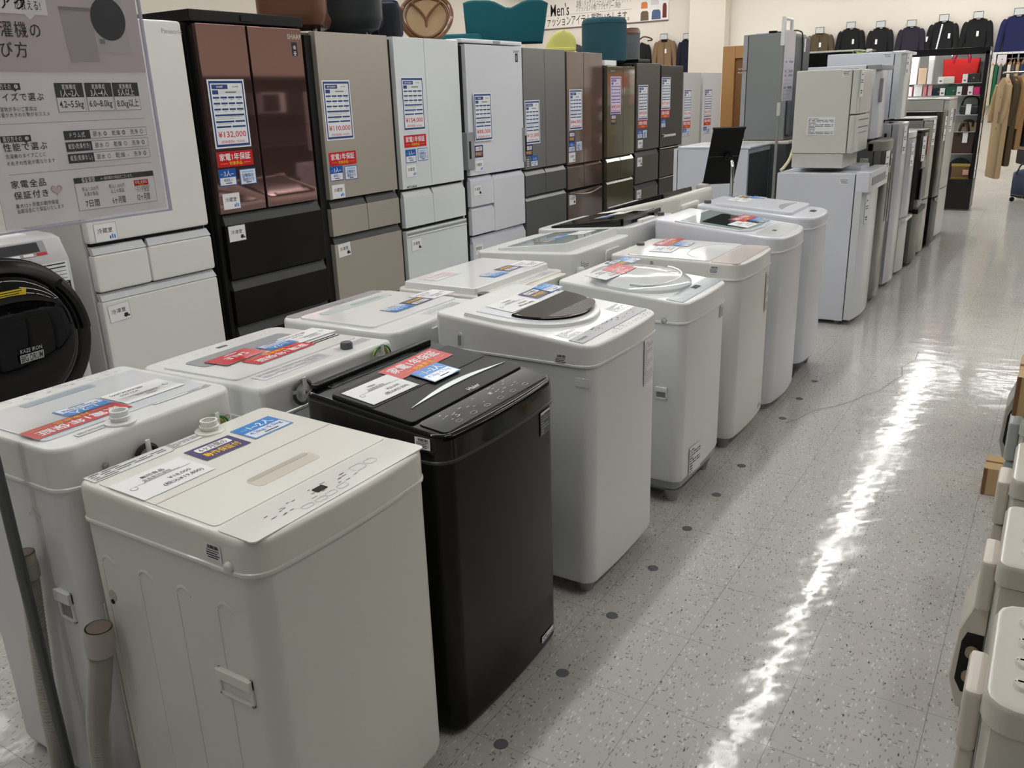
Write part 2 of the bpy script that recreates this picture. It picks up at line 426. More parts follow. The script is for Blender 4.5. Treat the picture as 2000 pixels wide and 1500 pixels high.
def c_price(b, w, h, price, tax, brand, n=0.0, pink=False):
    paper = mat('lilac paper', rgb(226, 214, 232), .3, coat=.2) if pink else PAPERG
    nav = mat('violet print', rgb(92, 74, 160), .4) if pink else NAVYD
    b.rect(-w/2, -h/2, w/2, h/2, n + .0006, paper)
    for q, m_ in ((.465, nav), (.43, paper)): b.rect(-w * q, -h * (q + .012), w * q, h * (q + .012), n + .0009 + (.465 - q) * .006, m_)
    k = n + .0014
    b.rect(-w * .4, h * .36, w * .03, h * .425, k, nav); b.text(brand, -w * .185, h * .392, h * .03, PAPER, k + .0003, maxw=w * .36, bold=.01)
    b.text('2019年製', w * .24, h * .392, h * .022, INK, k, maxw=w * .24)
    b.rect(-w * .4, h * .285, -w * .24, h * .345, k, nav); b.rect(-w * .2, h * .285, w * .4, h * .345, k, mat('pale grey print', rgb(222, 224, 228), .5))
    b.rect(-w * .05, h * .305, w * .25, h * .322, k + .0003, INKG)
    for r in range(3):
        y = h * (.225 - r * .085)
        for q in range(4):
            x0 = -w * .4 + q * w * .205; x1 = x0 + w * (.175 if q < 3 else .185)
            b.rect(x0, y, x1, y + h * .026, k, nav)
            b.rect(x0 + w * .05, y - h * .022, x1 - w * .05, y - h * .014, k, INKL)
    b.rect(-w * .4, -h * .03, w * .4, -h * .004, k, nav); b.rect(-w * .36, -h * .048, w * .34, -h * .04, k, INKL); b.rect(-w * .38, -h * .075, w * .1, -h * .068, k, INKL)
    b.rect(-w * .4, -h * .125, w * .1, -h * .099, k, nav); b.rect(w * .13, -h * .125, w * .4, -h * .099, k, nav); b.rect(-w * .36, -h * .143, w * .02, -h * .136, k, INKL)
    b.rect(-w * .4, -h * .2, w * .0, -h * .174, k, nav); b.rect(w * .03, -h * .2, w * .4, -h * .174, k, nav)
    b.text('¥' + price, 0, -h * .305, h * .085, REDT, k, fit=w * .78, bold=.02)
    b.text('(税抜価格¥ ' + tax + ')', 0, -h * .41, h * .036, REDT, k, fit=w * .66)
def c_sheet(b, w, h, brand, price, tax, n=0.0, vertical=False):
    b.rect(-w/2, -h/2, w/2, h/2, n + .0006, PAPER)
    b.text(brand, 0, h * .3, h * .085, INK, n + .001, maxw=w * .5, bold=.015)
    b.text('全自動洗濯機', 0, h * .17, h * .07, INKG, n + .001, maxw=w * .5)
    b.rect(-w * .36, h * .075, w * .44, h * .085, n + .001, INKG)
    b.rect(-w * .2, h * .10, w * .3, h * .12, n + .001, INKL)
    b.text('¥' + price, w * .18, -h * .12, h * .1, INK, n + .001, maxw=w * .4)
    b.text('(税込¥' + tax + ')', w * .14, -h * .3, h * .1, INK, n + .001, maxw=w * .56, bold=.012)
    b.lathe([(h * .07, 0), (h * .07, .0004)], (-w * .38, h * .02, n + .0008), INKL, seg=12)
    b.lathe([(h * .055, 0), (h * .055, .0003)], (-w * .38, h * .02, n + .0011), PAPER, seg=12)
def c_sale(b, w, h, n=0.0):
    b.rect(-w/2, -h/2, w/2, h/2, n + .0006, PINKC); b.rect(0, -h * .5, w * .5, h * .5, n + .0008, REDC)
    b.text('SALE', -w * .02, 0, h * .3, PAPER, n + .0012, maxw=w * .6, bold=.02); b.rect(-w * .2, -h * .36, w * .1, -h * .31, n + .0011, PAPER)
def c_bar(b, w, h, n=0.0):
    b.rect(-w/2, -h/2, w/2, h/2, n + .0006, PAPER)
    x = -w * .28
    rnd = random.Random(5)
    while x < w * .42:
        ww = w * rnd.choice((.015, .03, .045)); b.rect(x, h * .2, x + ww, h * .42, n + .001, INK); x += ww + w * rnd.choice((.015, .03))
    for k in range(4): b.rect(-w * (.4 - .05 * (k == 3)), h * (.1 - .14 * k) - h * .035, w * (.4 - .12 * (k % 2)), h * (.1 - .14 * k) + h * .03, n + .001, INK if k else INKG)
def c_notice(b, w, h, n=0.0, bg=None, rows=9, ink=None, title=False, seed=3):
    """instruction label: rows of small unreadable print"""
    rnd = random.Random(seed); ink = ink or INKL
    if bg: b.rect(-w/2, -h/2, w/2, h/2, n + .0005, bg)
    for k in range(rows):
        y = h * (.44 - .9 * (k + .5) / rows); x = -w * .46; t = h * .9 / rows * .22
        while x < w * .40:
            ww = min(w * rnd.uniform(.06, .3), w * .45 - x); b.rect(x, y - t, x + ww, y + t, n + .0009, ink); x += ww + w * rnd.uniform(.02, .06)
            if rnd.random() < .16: break
    if title: b.rect(-w * .48, h * .42, w * .48, h * .5, n + .0010, PAPER)
def card(parent, name, o, U, V, w, h, fn, *a, th=.0006, edge=None, **kw):
    b = MB(); b.frame(o, U, V)
    b.box(-w/2, w/2, -h/2, h/2, 0, th, edge or PAPERG)
    fn(b, w, h, *a, n=th, **kw)
    return b.build(name, parent)

# ------------------------------------------------------------------ washing machines
def outline(w, D, rf, rb, bulge=0.0, i=0.0, n=5):
    p = rrect(-D + i, -i, i, w - i, (max(rf - i, .004), max(rf - i, .004), max(rb - i, .004), max(rb - i, .004)), n)
    a, c = p[n], p[n + 1]
    mid = [a.lerp(c, k / 8) for k in range(1, 8)]
    p = p[:n + 1] + mid + p[n + 1:]
    out = []
    for q in p:
        x, y = q.x, q.y
        if bulge and x > -rf * 1.3:
            t = (x + rf * 1.3) / (rf * 1.3); x += bulge * (1 - (2 * y / w - 1) ** 2) * min(1, max(0, t))
        out.append((x, y))
    return out
def hose_path(pts, n=150):
    """Catmull-Rom through pts"""
    P = [Vector(p) for p in pts]; P = [P[0] * 2 - P[1]] + P + [P[-1] * 2 - P[-2]]
    out = []; m = len(P) - 3
    for k in range(n + 1):
        t = k / n * m; i = min(int(t), m - 1); t -= i
        a, b, c, d = P[i:i + 4]
        out.append(0.5 * ((2 * b) + (c - a) * t + (2 * a - 5 * b + 4 * c - d) * t * t + (3 * b - a - 3 * c + d) * t ** 3))
    return out
def corrugated(b, pts, r, m, n=220, seg=12):
    P = hose_path(pts, n); R = [r * (1.0 if k % 2 else .86) for k in range(n + 1)]
    b.tube(P, R, m, seg)
class Washer:
    def __init__(s, name, label, loc, rz, w, D, zs, zf, zb, body, top, rf=.05, rb=.03, bulge=.012, z0=.045, edge=.008, seam=None, group=None, curve=0.0, base=None):
        s.t = thing(name, label, 'washing machine', loc, rz, group)
        s.w, s.D, s.zf, s.zb, s.curve = w, D, zf, zb, curve
        s.ca = D / math.hypot(D, zb - zf); s.sa = (zb - zf) / math.hypot(D, zb - zf); s.L = math.hypot(D, zb - zf)
        s.bulge = bulge; s.rf = rf
        b = MB()
        o0 = outline(w, D, rf, rb, bulge, .006); o1 = outline(w, D, rf, rb, bulge, .012)
        zz = z0
        if base:
            zz = base[0]
            b2 = MB(); ob = outline(w, D, rf, rb, bulge * .6, .014); oc = outline(w, D, rf, rb, 0, .05)
            b2.loft([[(x, y, base[0] * .42) for x, y in oc], [(x, y, base[0] * .75) for x, y in ob], [(x, y, base[0] + .002) for x, y in ob]], base[1]); b2.build('base_skirt', s.t)
        b.loft([[(x, y, zz) for x, y in o1], [(x, y, zz + .02) for x, y in o0], [(x, y, zs - .003) for x, y in o0]], body)
        s.body = b
        c = MB()
        def ring(i, z): return [(x, y, z) for x, y in outline(w, D, rf, rb, bulge, i)]
        def tring(i, h):
            r = []
            for x, y in outline(w, D, rf, rb, bulge, i):
                r.append((x, y, s.zt(-x, y) - h))
            return r
        e = edge
        c.loft([ring(.004, zs - .004), ring(0, zs - .002), ring(0, zs + .004), ring(.003, zs + .006)], seam or WHITE, True, False)
        c.loft([ring(.003, zs + .006), tring(.003, e * 1.6), tring(.003 + e * .12, e * .8), tring(.003 + e * .5, e * .22), tring(.003 + e, 0)], top, False, True)
        s.cover = c; s.top = top; s.zs = zs
        for ys in (.07, w - .07):
            for xs in (-.06, -D + .07):
                f = MB(); f.lathe([(.024, .0), (.026, .012), (.03, .03), (.042, max(z0, .05) + .01)], (xs, ys, 0), base[1] if base else GREYP, seg=14); f.build('foot', s.t)
    def zt(s, d, y=0):
        """height of the top at distance d behind the front"""
        t = d / s.D
        return s.zf + (s.zb - s.zf) * t - s.curve * (2 * t - 1) ** 2 + s.curve
    def fn(s, u, v, h=0.0):
        x = -v * s.ca; z = s.zt(v * s.ca)
        return (x + h * -(-s.sa), u, z + h * s.ca)
    def finish(s, sub=None):
        s.body.build('cabinet', s.t); s.cov = s.cover.build('top_cover', s.t)
    def put(s, name, u, v, w, h, fn, *a, ang=0.0, lift=.0008, mats=None, **kw):
        c, q = math.cos(math.radians(ang)), math.sin(math.radians(ang))
        R = Vector((0, 1, 0)); B = Vector((-s.ca, 0, s.sa))
        return card(s.t, name, s.fn(u, v, lift), R * c + B * q, B * c - R * q, w, h, fn, *a, **kw)
    def face(s, name, u, z, w, h, fn, *a, **kw):
        t = 2 * u / s.w - 1
        x = s.bulge * (1 - t * t) - .006 + .0008 + s.bulge * (w / s.w) ** 2
        return card(s.t, name, (x, u, z), (-s.bulge * 4 * t / s.w, 1, 0), (0, 0, 1), w, h, fn, *a, **kw)
    def plate(s, name, poly, h0, h1, m, bev=.002, parent=None):
        b = MB(); b.plate(poly, s.fn, h0, h1, m, bev); return b.build(name, parent or s.t)
    def rr(s, u0, u1, v0, v1, r, n=4): return [(q.x, q.y) for q in rrect(u0, u1, v0, v1, r, n)]
    def marks(s, name, u0, u1, v0, v1, seed=1, ink=None, n=20, h=.0012, big=0):
        """control panel print: ticks, rings and little bars"""
        b = MB(); R = Vector((0, 1, 0)); B = Vector((-s.ca, 0, s.sa)); b.frame(s.fn(0, 0, h), R, B)
        # frame origin is the top front edge; u right, v back along the slope
        rnd = random.Random(seed); ink = ink or INKG
        for k in range(n):
            u = rnd.uniform(u0, u1); v = rnd.uniform(v0 + (v1 - v0) * .35, v1); L = rnd.uniform(.006, .016)
            b.rect(u, v, u + L, v + .0022, 0, ink)
        for k in range(big):
            u = u0 + (u1 - u0) * (k + .5) / big; v = v0 + (v1 - v0) * .16
            p = [(q.x, q.y) for q in rrect(u - .011, u + .011, v - .006, v + .006, .005, 3)]; q2 = inset_poly(p, .0012)
            m_ = len(p)
            for i in range(m_):
                j = (i + 1) % m_
                b.poly([p[i], p[j], q2[j], q2[i]], 0, ink)
        return b.build(name, s.t)
    def arches(s, y, xs, z, sgn, m, length=.5, rad=.022):
        """pressed ribs on the side wall at local y"""
        for x in xs:
            pts = []
            for k in range(9):
                a = PI * k / 8; pts.append((x - rad * math.cos(a), y, z + rad * math.sin(a)))
            s.body.tube([(p[0], p[1] - .0035 * sgn * -1 * -1, p[2]) for p in pts], [.002] + [.0062] * 7 + [.002], m, 8, True)
            s.body.tube([(x - rad, y, z), (x - rad, y, z - length)], .0016, m, 5)
    def side_handle(s, x0, x1, z0, z1, y, sgn, m, dm):
        """grip let into the side wall at local y; sgn -1 = wall faces -y"""
        b = MB(); n = .006 * sgn
        def fr(xa, xb, za, zb, m_, d): b.box(xa, xb, y - .001 * sgn, y + d * sgn, za, zb, m_, .002)
        fr(x0, x1, z1 - (z1 - z0) * .36, z1, m, .012)
        fr(x0, x0 + .008, z0, z1, m, .006); fr(x1 - .008, x1, z0, z1, m, .006); fr(x0, x1, z0, z0 + .008, m, .006)
        b.box(x0 + .006, x1 - .006, y - .002 * sgn, y + .0015 * sgn, z0 + .006, z1 - (z1 - z0) * .34, dm)
        return b.build('side_handle', s.t)
    def faucet(s, u, v, m, soft=False):
        b = MB(); o = s.fn(u, v, 0)
        if soft: b.lathe([(.020, 0), (.020, .016), (.017, .022), (.012, .023)], o, GREYD, seg=16)
        else:
            b.lathe([(.036, -.001), (.036, .004), (.030, .005), (.021, .006), (.021, .012), (.024, .013), (.024, .017), (.021, .018), (.021, .03), (.016, .03), (.015, .012)], o, m, seg=22)
        return b.build('water_inlet', s.t)
def cords(s, x, y, z, sgnx, kind, r=.03):
    """hook with a coil of wire on the back panel; x is the panel, sgnx its outward side"""
    h = MB(); h.box(x, x + sgnx * .022, y - .005, y + .005, z - .03, z - .02, WHITE, .001); h.box(x + sgnx * .016, x + sgnx * .022, y - .006, y + .006, z - .03, z + .022, WHITE, .002)
    hook = h.build('cord_hook', s.t)
    cs = {'wire': (WIREG, WIREY, WIREY, WIREG), 'cord': (WIREB, WIREB, WIREB), 'grey': (WIREK, WIREK, WIREK), 'thin': (WIREG, WIREG)}[kind]
    b = MB(); rnd = random.Random(9)
    for k, m in enumerate(cs):
        q = r * rnd.uniform(.85, 1.15); o = rnd.uniform(-.005, .005)
        pts = [(x + sgnx * (.006 + .0022 * k), y + o + q * math.cos(a), z - .012 + q * .95 * math.sin(a) - q * .35) for a in [2 * PI * j / 18 + .4 for j in range(18)]]
        b.tube(pts, .0028 if kind != 'cord' else .0042, m, 6)
    b.build('earth_wire' if kind in ('wire', 'thin') else 'power_cord', s.t)

XF = -.09
WARM = mat('warm white plastic', rgb(230, 229, 224), .27, coat=.3); WARMB = mat('warm white painted steel', rgb(224, 223, 218), .33, coat=.15)
# --- cream machine nearest the camera
w1 = Washer('washing_machine', 'cream top-loading washing machine in the near corner with a drain hose on its side', (XF - .004, .91, 0), 0, .54, .545, .815, .888, .900, CREAMB, CREAM, rf=.05, bulge=.016, edge=0.0099, seam=CREAM)
w1.body.tube([(-.53, .006, .6), (-.53, .006, .2)], .0016, CREAMB, 5)
w1.arches(.006, (-.48, -.352, -.23, -.107), .712, -1, CREAMB, .55)
w1.finish()
ld = w1.plate('lid', w1.rr(.02, .52, .115, .486, .012), -.002, .0022, CREAM, .0015)
b = MB(); b.plate(w1.rr(.02, .52, .291, .2935, .0005, 1), w1.fn, .0018, .0028, mat('cream shadow line', rgb(176, 170, 160), .6)); b.build('lid_crease', ld)
b = MB(); b.plate(w1.rr(.184, .366, .170, .222, .014), w1.fn, .0015, .0027, mat('cream shaded recess', rgb(206, 200, 186), .5)); b.plate(w1.rr(.19, .36, .206, .2215, .006), w1.fn, .0026, .0032, mat('cream shaded recess wall', rgb(186, 180, 166), .5)); b.build('lid_grip', ld)  # shade of the sunken grip painted as two darker cream plates
w1.plate('control_panel', w1.rr(.012, .528, .004, .106, .012), -.001, .002, mat('cream control film', rgb(232, 230, 224), .15, coat=.5), .001)
b = MB(); b.plate(w1.rr(.226, .256, .048, .068, .002, 1), w1.fn, .002, .003, GLASSD); b.build('display', w1.t)
w1.marks('panel_print', .08, .33, .012, .075, 4, INKG, 26, .0026, 0)
b = MB(); b.frame(w1.fn(0, 0, .0027), (0, 1, 0), (-w1.ca, 0, w1.sa))
for (u, v, a_, c_) in ((.172, .024, .014, .008), (.208, .022, .014, .008), (.239, .024, .014, .008), (.276, .027, .014, .009), (.362, .061, .019, .014), (.402, .060, .015, .012)):
    p = [(q.x, q.y) for q in rrect(u - a_, u + a_, v - c_, v + c_, c_ * .7, 4)]; q2 = inset_poly(p, .0013)
    for i in range(len(p)):
        j = (i + 1) % len(p); b.poly([p[i], p[j], q2[j], q2[i]], 0, INKL)
b.build('buttons', w1.t)
w1.put('notice_label', .12, .515, .2, .042, c_notice, rows=4, bg=PANELW, ink=INKG)
w1.put('notice_label', .27, .517, .10, .034, c_notice, rows=4, bg=PANELW, ink=INKG, seed=8)
w1.put('price_sheet', .108, .386, .178, .122, c_sheet, '無印良品', '18,000', '19,800', lift=.0028)
w1.put('warranty_card', .278, .413, .124, .084, c_purp, ang=-2, lift=.0028)
w1.put('capacity_card', .419, .420, .122, .090, c_blue, lift=.0028)
w1.faucet(.342, .517, CREAM)
card(w1.t, 'stock_label', (-.110, .0025, .848), (1, 0, 0), (0, 0, 1), .046, .036, c_bar)
b = MB(); b.lathe([(.011, 0), (.011, -.004), (.008, -.008), (.003, -.0095)], (-.069, .003, .828), CREAM, 'y', 16); b.build('screw_cap', w1.t)
w1.side_handle(-.157, -.056, .51, .575, .006, -1, CREAM, CREAMB)
b = MB(); b.lathe([(.014, 0), (.012, -.001)], (-.487, .006, .635), mat('dark cream dimple', rgb(190, 184, 172), .6), 'y', 14); b.lathe([(.006, 0), (.006, -.0015)], (-.49, .005, .62), DARK, 'y', 10); b.build('hose_hole', w1.t)
b = MB(); hp = [(-.500, -.036, .545), (-.508, -.038, .50), (-.538, -.042, .40), (-.568, -.044, .30), (-.592, -.042, .18), (-.606, -.038, .06), (-.602, -.038, .03)]
corrugated(b, hp, .027, HOSEM, 170)
b.tube([(-.497, -.035, .575), (-.500, -.036, .545), (-.506, -.037, .51)], [.029, .032, .030], HOSEM, 20, False)
b.tube([(-.497, -.035, .5755), (-.500, -.036, .548)], [.0255, .022], mat('hose inside', rgb(126, 114, 104), .8), 16, True)
b.box(-.531, -.52, -.034, -.028, .552, .560, PAPER, .001)
b.build('drain_hose', w1.t)

# --- black machine
w2 = Washer('washing_machine', 'black top-loading washing machine with a silver swoosh across its lid', (XF - .004, 1.50, 0), 0, .56, .455, .812, .884, .935, BLACKB, BLACKG, rf=.05, bulge=.016, edge=0.0112, z0=.02, seam=mat('black seam', rgb(60, 60, 60), .3))
w2.finish()
ld = w2.plate('lid', w2.rr(.02, .54, .105, .375, .014), -.002, .007, BLACKM, .004)
b = MB(); b.plate(w2.rr(.024, .536, .232, .372, .008), w2.fn, .0065, .0085, BLACKM, .001); b.build('rear_lid_half', ld)
sw = [(.085 + .44 * k / 16, .158 + .012 * math.sin(PI * k / 16)) for k in range(17)]
b = MB(); b.plate(sw + [(u, v + .018 * math.sin(PI * k / 16) ** 1.2 + .0006) for k, (u, v) in reversed(list(enumerate(sw)))], w2.fn, .0068, .0095, mat('silver trim', rgb(205, 212, 214), .25, metal=.5)); b.build('silver_swoosh', ld)
b = MB(); b.frame(w2.fn(0, 0, .0076), (0, 1, 0), (-w2.ca, 0, w2.sa)); b.text('Haier', .309, .122, .017, PAPER, 0, bold=.012, res=2); b.build('logo', ld)
w2.plate('control_panel', w2.rr(.03, .53, .012, .098, .016), -.001, .003, mat('dark control film', rgb(46, 48, 50), .12, coat=.6), .001)
w2.marks('panel_print', .08, .46, .018, .088, 7, mat('pale panel ink', rgb(190, 192, 196), .4), 30, .0038, 6)
w2.put('notice_label', .25, .425, .36, .03, c_notice, rows=4, bg=BLACKM, ink=mat('dim grey ink', rgb(70, 70, 72), .5))
w2.put('price_sheet', .130, .296, .182, .112, c_sheet, 'Haier', '23,000', '25,300', lift=.0092, ang=-1)
w2.put('warranty_sticker', .345, .343, .254, .082, c_red, lift=.0092, ang=2)
w2.put('capacity_card', .320, .258, .122, .088, c_blue, lift=.0115)
w2.face('notice_label', .482, .765, .062, .07, c_notice, rows=8, bg=GREYD, ink=INKL, title=True)
card(w2.t, 'stock_label', (-.062, .0025, .862), (1, 0, 0), (0, 0, 1), .046, .03, c_bar)
w2.face('efficiency_sticker', .468, .065, .08, .02, c_notice, rows=2, bg=PAPERG, ink=INK)
b = MB(); b.box(-.452, -.425, .03, .53, .93, .947, BLACKB, .006); b.build('rear_rim', w2.t)

# --- tall white machine with the smoked window
w3 = Washer('washing_machine', 'white top-loading washing machine with a dark brown half-round lid window', (XF - .004, 2.28, 0), 0, .54, .608, .836, .905, .958, WHITEB, WHITE, rf=.05, bulge=.014, edge=0.0087, z0=.055)
w3.finish()
def dshape(uc, v0, a, b_, n=22, back=.0):
    return [(uc - a * math.cos(PI * k / n), v0 - b_ * math.sin(PI * k / n)) for k in range(n + 1)]
ld = w3.plate('lid', [(.03, .50), (.51, .50)] + [(u, v) for u, v in reversed(dshape(.27, .375, .24, .245))], -.004, .014, WHITE, .008)
b = MB(); b.plate([(.06, .47), (.48, .47)] + [(u, v) for u, v in reversed(dshape(.27, .35, .205, .19))], w3.fn, .0135, .017, COOLW, .002); b.build('lid_inner', ld)
b = MB(); b.plate([(.085, .345), (.475, .355)] + [(u, v) for u, v in reversed(dshape(.275, .325, .195, .165))], w3.fn, .0165, .026, GLASSD, .006)
b.plate(dshape(.29, .235, .15, .068), w3.fn, .026, .0265, mat('ribbed brown window', rgb(52, 44, 37), .3, bump=.2)); b.build('lid_window', ld)
w3.plate('control_panel', w3.rr(.02, .52, .040, .092, .004), -.001, .0025, SILVERP, .001)
w3.marks('panel_print', .15, .47, .045, .088, 12, INK, 26, .0034)
w3.marks('button_row', .18, .5, .012, .034, 13, INKG, 10, .0012, 8)
b = MB(); b.frame(w3.fn(0, 0, .0036), (0, 1, 0), (-w3.ca, 0, w3.sa)); b.text('TOSHIBA', .062, .064, .011, INK, 0, bold=.015); b.build('logo', w3.t)
for u, s_ in ((.09, 3), (.47, 5)): w3.put('notice_label', u, .125 if u < .2 else .135, .10, .05, c_notice, rows=6, ink=INKL, seed=s_)
w3.put('price_sheet', .215, .415, .19, .112, c_sheet, 'TOSHIBA', '38,000', '41,800', lift=.018, ang=-2)
w3.put('warranty_card', .385, .428, .117, .082, c_purp, lift=.018, ang=2)
w3.put('capacity_card', .485, .43, .10, .084, c_blue, lift=.0195)
card(w3.t, 'stock_label', (-.110, .0025, .853), (1, 0, 0), (0, 0, 1), .046, .038, c_bar)
b = MB(); b.lathe([(.010, 0), (.010, -.0012)], (-.068, .003, .845), WHITEB, 'y', 16); b.build('screw_cap', w3.t)
b = MB(); p = [(q.x, q.y) for q in rrect(-.513, -.487, .842, .898, .012, 4)]; b.plate(p, lambda a, c, h: (a, .0035 - h, c), 0, .003, WHITE, .001); b.box(-.507, -.493, -.0006, .002, .852, .888, GREYP); b.build('side_slot', w3.t)
w3.face('notice_label', .44, .745, .09, .17, c_notice, rows=20, bg=PAPERG, ink=INKL)
b = MB(); b.box(-.06, -.012, .004, .007, .77, .80, WHITEB, .004); b.build('side_grip', w3.t)

# --- dome lidded machine
w4 = Washer('washing_machine', 'white top-loading washing machine with a clear domed oval lid and grey base', (XF - .004, 3.08, 0), 0, .50, .57, .787, .868, .918, WHITEB, WHITE, rf=.045, bulge=.014, edge=0.0074, base=(.105, GREYP))
w4.finish()
def ell(uc, vc, a, b_, n=32): return [(uc + a * math.cos(2 * PI * k / n), vc + b_ * math.sin(2 * PI * k / n)) for k in range(n)]
b = MB(); rings = []
for q, h in ((1.0, 0), (.985, .012), (.93, .02), (.8, .027), (.5, .032), (.2, .033)): rings.append([w4.fn(u, v, h) for u, v in reversed(ell(.25, .30, .235 * q, .215 * q))])
rings[0] = [w4.fn(u, v, -.004) for u, v in reversed(ell(.25, .30, .235, .215))]
b.loft([list(reversed(r)) for r in rings], mat('clear white lid', rgb(226, 230, 230), .07, coat=.9)); lid4 = b.build('lid', w4.t)
b = MB(); b.tube([w4.fn(.25 + .2 * math.cos(a), .26 + .12 * math.sin(a), .0275) for a in [PI + PI * k / 14 for k in range(15)]], .004, PANELW, 6); b.build('lid_grip', lid4)
w4.plate('control_panel', w4.rr(.02, .48, .02, .092, .01), -.001, .0025, BLUEP, .001)
b = MB(); b.plate(w4.rr(.26, .32, .055, .08, .002, 1), w4.fn, .0025, .0035, INK); b.build('display', w4.t)
w4.marks('panel_print', .05, .45, .026, .088, 21, INKG, 24, .0034, 6)
w4.put('price_sheet', .11, .40, .17, .10, c_sheet, 'MITSUBISHI', '35,000', '38,500', lift=.033, ang=-3)
w4.put('sale_card', .235, .395, .15, .10, c_sale, lift=.0345, ang=2)
w4.put('warranty_card', .34, .45, .115, .08, c_purp, lift=.033)
w4.put('capacity_card', .43, .44, .10, .08, c_blue, lift=.033)
b = MB(); b.lathe([(.012, 0), (.012, -.003), (.006, -.006)], (-.087, .003, .795), CHROME, 'y', 14); b.build('screw', w4.t)
w4.side_handle(-.12, -.066, .467, .52, .006, -1, WHITE, GREYP)
w4.face('notice_label', .15, .175, .12, .12, c_notice, rows=9, bg=PAPERG, ink=INK)
w4.face('notice_label', .425, .75, .05, .05, c_notice, rows=5, bg=PINKP, ink=INKG)

# --- pink panel machine
w5 = Washer('washing_machine', 'cream white top-loading washing machine with a flat lid and a pinkish control panel', (XF - .004, 3.74, 0), 0, .53, .645, .832, .905, .912, WARMB, WARM, rf=.055, bulge=.018, edge=0.0074, z0=.06)
w5.finish()
ld = w5.plate('lid', w5.rr(.018, .512, .15, .56, .02), -.002, .006, PANELW, .003)
b = MB(); b.tube([w5.fn(.26 + .19 * math.cos(a), .22 + .10 * math.sin(a), .0062) for a in [PI * k / 14 for k in range(15)]], .0035, PANELW, 6); b.build('lid_grip', ld)
w5.plate('control_panel', w5.rr(.012, .518, .012, .142, .02), -.001, .003, PINKP, .001)
w5.marks('panel_print', .06, .46, .03, .13, 31, INKG, 16, .0036)
w5.put('warranty_sticker', .41, .50, .235, .085, c_red, lift=.0072, ang=-1)
w5.put('capacity_card', .375, .41, .115, .085, c_blue, lift=.0072, ang=3)
w5.put('price_sheet', .20, .44, .15, .11, c_sheet, 'Panasonic', '40,000', '44,000', lift=.0072, ang=5)
b = MB(); b.lathe([(.02, 0), (.02, .012), (.015, .014)], w5.fn(.3, .61, 0), GREYD, seg=14); b.build('water_inlet', w5.t)
card(w5.t, 'stock_label', (-.12, .0025, .875), (1, 0, 0), (0, 0, 1), .046, .036, c_bar)
b = MB(); b.box(-.43, -.415, -.001, .003, .86, .895, GREYP, .003); b.build('side_slot', w5.t)
w5.face('notice_label', .435, .70, .07, .2, c_notice, rows=18, ink=INKG)
w5.face('notice_label', .435, .11, .08, .02, c_notice, rows=3, ink=INKG)

# --- glass lid machine
w6 = Washer('washing_machine', 'white top-loading washing machine with a grey glass lid and tall curved front', (XF - .004, 4.34, 0), 0, .53, .67, .856, .93, 1.0, COOLWB, COOLW, rf=.07, bulge=.035, edge=0.0099, z0=.04)
w6.finish()
ld = w6.plate('lid', [(.02, .56), (.51, .56)] + [(.51, .22), (.44, .165), (.27, .145), (.09, .165), (.02, .22)], -.002, .008, COOLW, .003)
b = MB(); b.plate([(.04, .535), (.49, .535), (.49, .22), (.42, .18), (.27, .165), (.11, .18), (.04, .22)], w6.fn, .0075, .010, GLASSG, .001)
b.plate(w6.rr(.09, .44, .20, .44, .02), w6.fn, .010, .0104, GLASSGD); b.build('lid_window', ld)
w6.plate('control_panel', w6.rr(.03, .50, .012, .135, .05), -.001, .002, PANELW, .001)
b = MB(); b.plate(w6.rr(.2, .235, .07, .09, .002, 1), w6.fn, .002, .003, INK); b.build('display', w6.t)
w6.marks('panel_print', .08, .45, .03, .12, 41, INKG, 18, .003)
w6.put('warranty_sticker', .38, .30, .235, .085, c_red, lift=.011, ang=-3)
w6.put('capacity_card', .40, .215, .12, .082, c_blue, lift=.011, ang=-4)
w6.put('price_sheet', .20, .245, .165, .11, c_sheet, 'Panasonic', '48,000', '52,800', lift=.011, ang=-3)

# --- last machine in the row
w7 = Washer('washing_machine', 'white top-loading washing machine last in the row with a grey wave on its lid', (XF - .004, 4.94, 0), 0, .48, .66, .888, .955, 1.01, COOLWB, COOLW, rf=.07, bulge=.035, edge=0.0124, base=(.10, GREYD))
w7.finish()
ld = w7.plate('lid', w7.rr(.02, .46, .10, .56, .03), -.002, .02, COOLW, .01)
b = MB(); wv = [(.08 + .33 * k / 12, .17 + .01 * math.sin(PI * k / 12)) for k in range(13)]
b.plate(wv + [(u, v + .045 * math.sin(PI * k / 12) ** .7 + .001) for k, (u, v) in reversed(list(enumerate(wv)))], w7.fn, .0195, .0215, SILVERP); b.build('lid_grip', ld)
b = MB(); b.plate(w7.rr(.26, .32, .03, .06, .002, 1), w7.fn, .0005, .0025, INK); b.build('display', w7.t)
w7.marks('panel_print', .08, .40, .02, .085, 51, INKG, 18, .0012)
w7.put('warranty_card', .36, .50, .12, .082, c_purp, lift=.0208)
w7.put('capacity_card', .42, .41, .10, .082, c_blue, lift=.0208)
w7.put('price_sheet', .24, .47, .16, .11, c_sheet, 'HITACHI', '52,000', '57,200', lift=.0208)
b = MB(); b.lathe([(.022, 0), (.022, .016), (.016, .018)], w7.fn(.1, .62, 0), GREYD, seg=14); b.build('water_inlet', w7.t)

